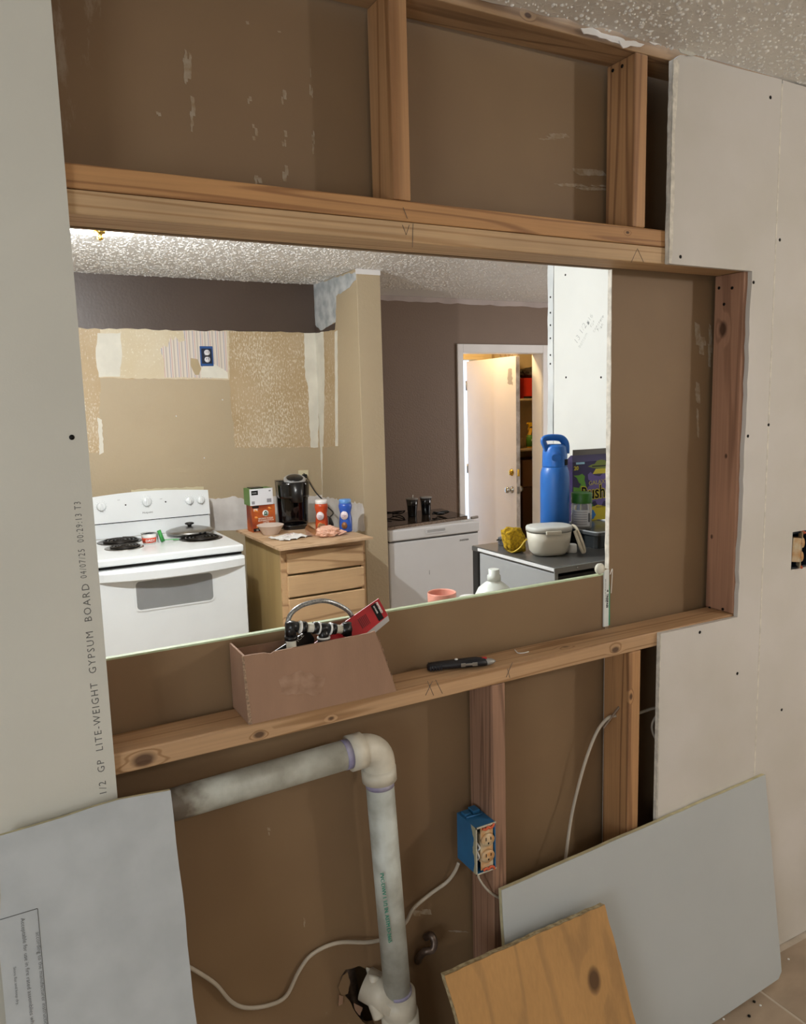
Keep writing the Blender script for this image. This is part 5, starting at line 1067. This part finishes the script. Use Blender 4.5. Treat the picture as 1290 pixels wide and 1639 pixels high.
pl_ = single('white_tub', B().lathe([(0, 0), (.04, 0), (.045, .085), (.047, .088), (.040, .094), (0, .096)], None, 32), WHITEPL, 'white lidded tub right behind the pink cup', 'tub', (1.265, .875-.11+.05, .9205)) if False else single('white_tub', B().lathe([(0, 0), (.034, 0), (.038, .072), (.040, .076), (.034, .082), (0, .084)], None, 32), WHITEPL, 'white lidded tub just right of the pink cup', 'tub', (1.232, .752, .9205))
jg = thing('milk_jug', 'translucent plastic jug top showing above the ledge near the fridge', 'jug', (1.243, .628, .9205))
part('body', B().lathe([(0, 0), (.060, 0), (.066, .006), (.066, .085), (.062, .110), (.050, .135), (.030, .152), (.0195, .158), (.019, .166)], None, 36), JUG, jg)
part('neck', B().lathe([(.0215, .160), (.0215, .176), (.0175, .178), (.0175, .196), (.015, .196)], None, 28), JUG, jg)
# kitchen ceiling lamps
def dome(x, y, label, str_):
    t = thing('ceiling_lamp', label, 'lamp', (x, y, CEI-.0005))
    part('base', B().lathe([(.08, 0), (.085, -.012), (0, -.012)], None, 32), WHITEPL, t)
    part('glass_dish', B().lathe([(.165, -.012), (.160, -.017), (.12, -.022), (.06, -.025), (.0, -.026)], None, 44), mat('lit_glass', 'fff4e2', .3, emit='fff3e0', estr=str_), t)
    part('finial', B().lathe([(.024, -.024), (.024, -.036), (.011, -.042), (.011, -.052), (.015, -.060), (0, -.068)], None, 16), BRASS, t)
dome(0.375, 2.225, 'round glass ceiling lamp with brass finial glowing at the upper left', 9)
tpn = thing('added_bulb_stem', 'bulb stem added under the nearer kitchen ceiling lamp, out of view', 'lamp', (ASSUMED_KITCHEN_LAMP[0], ASSUMED_KITCHEN_LAMP[1], CEI-.055))  # added stem, holds the kitchen light lowered to brighten the ceiling
part('stem', B().cyl((0, 0, 0), (0, 0, -.11), .006, 10), BLK, tpn)
dome(ASSUMED_KITCHEN_LAMP[0], ASSUMED_KITCHEN_LAMP[1], 'assumed matching round kitchen ceiling lamp nearer the opening, out of view', 1.0)  # assumed second fixture, unseen, goes with the main kitchen light
# laundry shelves and goods seen through the doorway
SHW = wood('shelf_board', 'c9b48c', 'a88e66', 'x', 3, [], 13)
sh = thing('shelf_unit', 'pale shelves beyond the open door leaf', 'shelf', (4.35, 4.58, 0))
for z in (1.17, 1.647): part('shelf', B().box(0, .78, 0, .40, z-.02, z, .002), SHW, sh)
part('upright', B().box(-.02, 0, 0, .40, 0, 2.1), SHW, sh); part('upright', B().box(.78, .8, 0, .40, 0, 2.1), SHW, sh)
def pd(px, py, y=4.7): return P(px, py, 'y', y)
a_, b2 = pd(838, 606), pd(866, 633)
cs = thing('red_case', 'bright red box on the upper laundry shelf', 'box', (a_.x, 4.70, 1.6475))
part('case', B().box(0, .25, 0, .2, 0, .195, .006), flat('c22a18', .4), cs)
part('black_base', B().box(.0, .25, -.003, 0, 0, .02), BLK, cs)
single('grey_bundle', blob(.13, .09, .06, 8, .3, 3), flat('4a4038'), 'dark bundle lying on top of the red box', 'bundle', (a_.x+.16, 4.80, 1.6475+.196))
sb = pd(850, 709); sy = thing('spray_bottle', 'green and yellow cleaner spray bottle on the lower laundry shelf', 'bottle', (sb.x, 4.70, 1.1705))
part('bottle', B().lathe([(0, 0), (.05, 0), (.053, .01), (.05, .11), (.03, .15), (.018, .19), (.016, .20)], Matrix.Diagonal((1, .65, 1, 1)), 28), flat('d9a01c', .35), sy)
part('label_wrap', B().lathe([(.0545, .012), (.0525, .10), (.045, .125)], Matrix.Diagonal((1, .68, 1, 1)), 28), flat('55882c'), sy)
part('trigger', B().box(-.030, .018, -.014, .014, .20, .245, .006).box(-.050, -.026, -.008, .008, .225, .243, .004).tube([(-.015, 0, .205), (-.032, 0, .185), (-.030, 0, .165)], .005, 8), flat('dfae20', .35), sy)
part('collar', B().cyl((0, 0, .192), (0, 0, .205), .017, 18), BLK, sy)
txt('printed_text', 'KRUD', .026, frame((-.028, -.0372, .065), (1, 0, 0), (0, -1, 0)), flat('e3e3d0'), sy, .0006)
single('jar_pale', B().lathe([(0, 0), (.035, 0), (.037, .05), (.028, .08), (.03, .1), (0, .102)], None, 20), flat('b39f78'), 'small pale jar left of the spray bottle', 'jar', (pd(837, 709).x, 4.74, 1.1705))
for k, (z, h, c_, l_) in enumerate(((.80, .26, '7a5636', 'brown carton with white label under the shelves, upper of two'), (.30, .495, '5d3d24', 'larger brown carton beneath the labelled carton'))):
    o_ = thing('carton', l_, 'box', (4.42, 4.62, z+.0005)); part('box', B().box(0, .62, 0, .33, 0, h, .002), flat(c_), o_)
    if k == 0: part('label', B().box(.30, .345, -.001, 0, .10, .20), flat('cfc4b0'), o_)
part('shelf', B().box(0, .78, 0, .40, .28, .30, .002), SHW, sh)
single('hanging_cord', B().tube([(pd(849, 632).x, 4.56, 1.652), (pd(846, 650).x, 4.55, 1.56), (pd(840, 670).x, 4.55, 1.43), (pd(835, 690).x, 4.55, 1.30)], .004, 8), BLK, 'thin dark cord hanging from the red box shelf', 'cord')
# assumed front-room lamp fixture, added to go with its light (outside the picture)
def canister(x, y, label):
    t = thing('ceiling_lamp', label, 'lamp', (x, y, CEI-.006)); part('trim_ring', B().lathe([(.15, 0), (.15, -.012), (.13, -.014), (.13, 0)], None, 32), WHITEPL, t)
canister(3.1, -2.1, 'assumed round front room ceiling lamp at the far right, out of view')  # assumed fixture, unseen, goes with the front-room point light
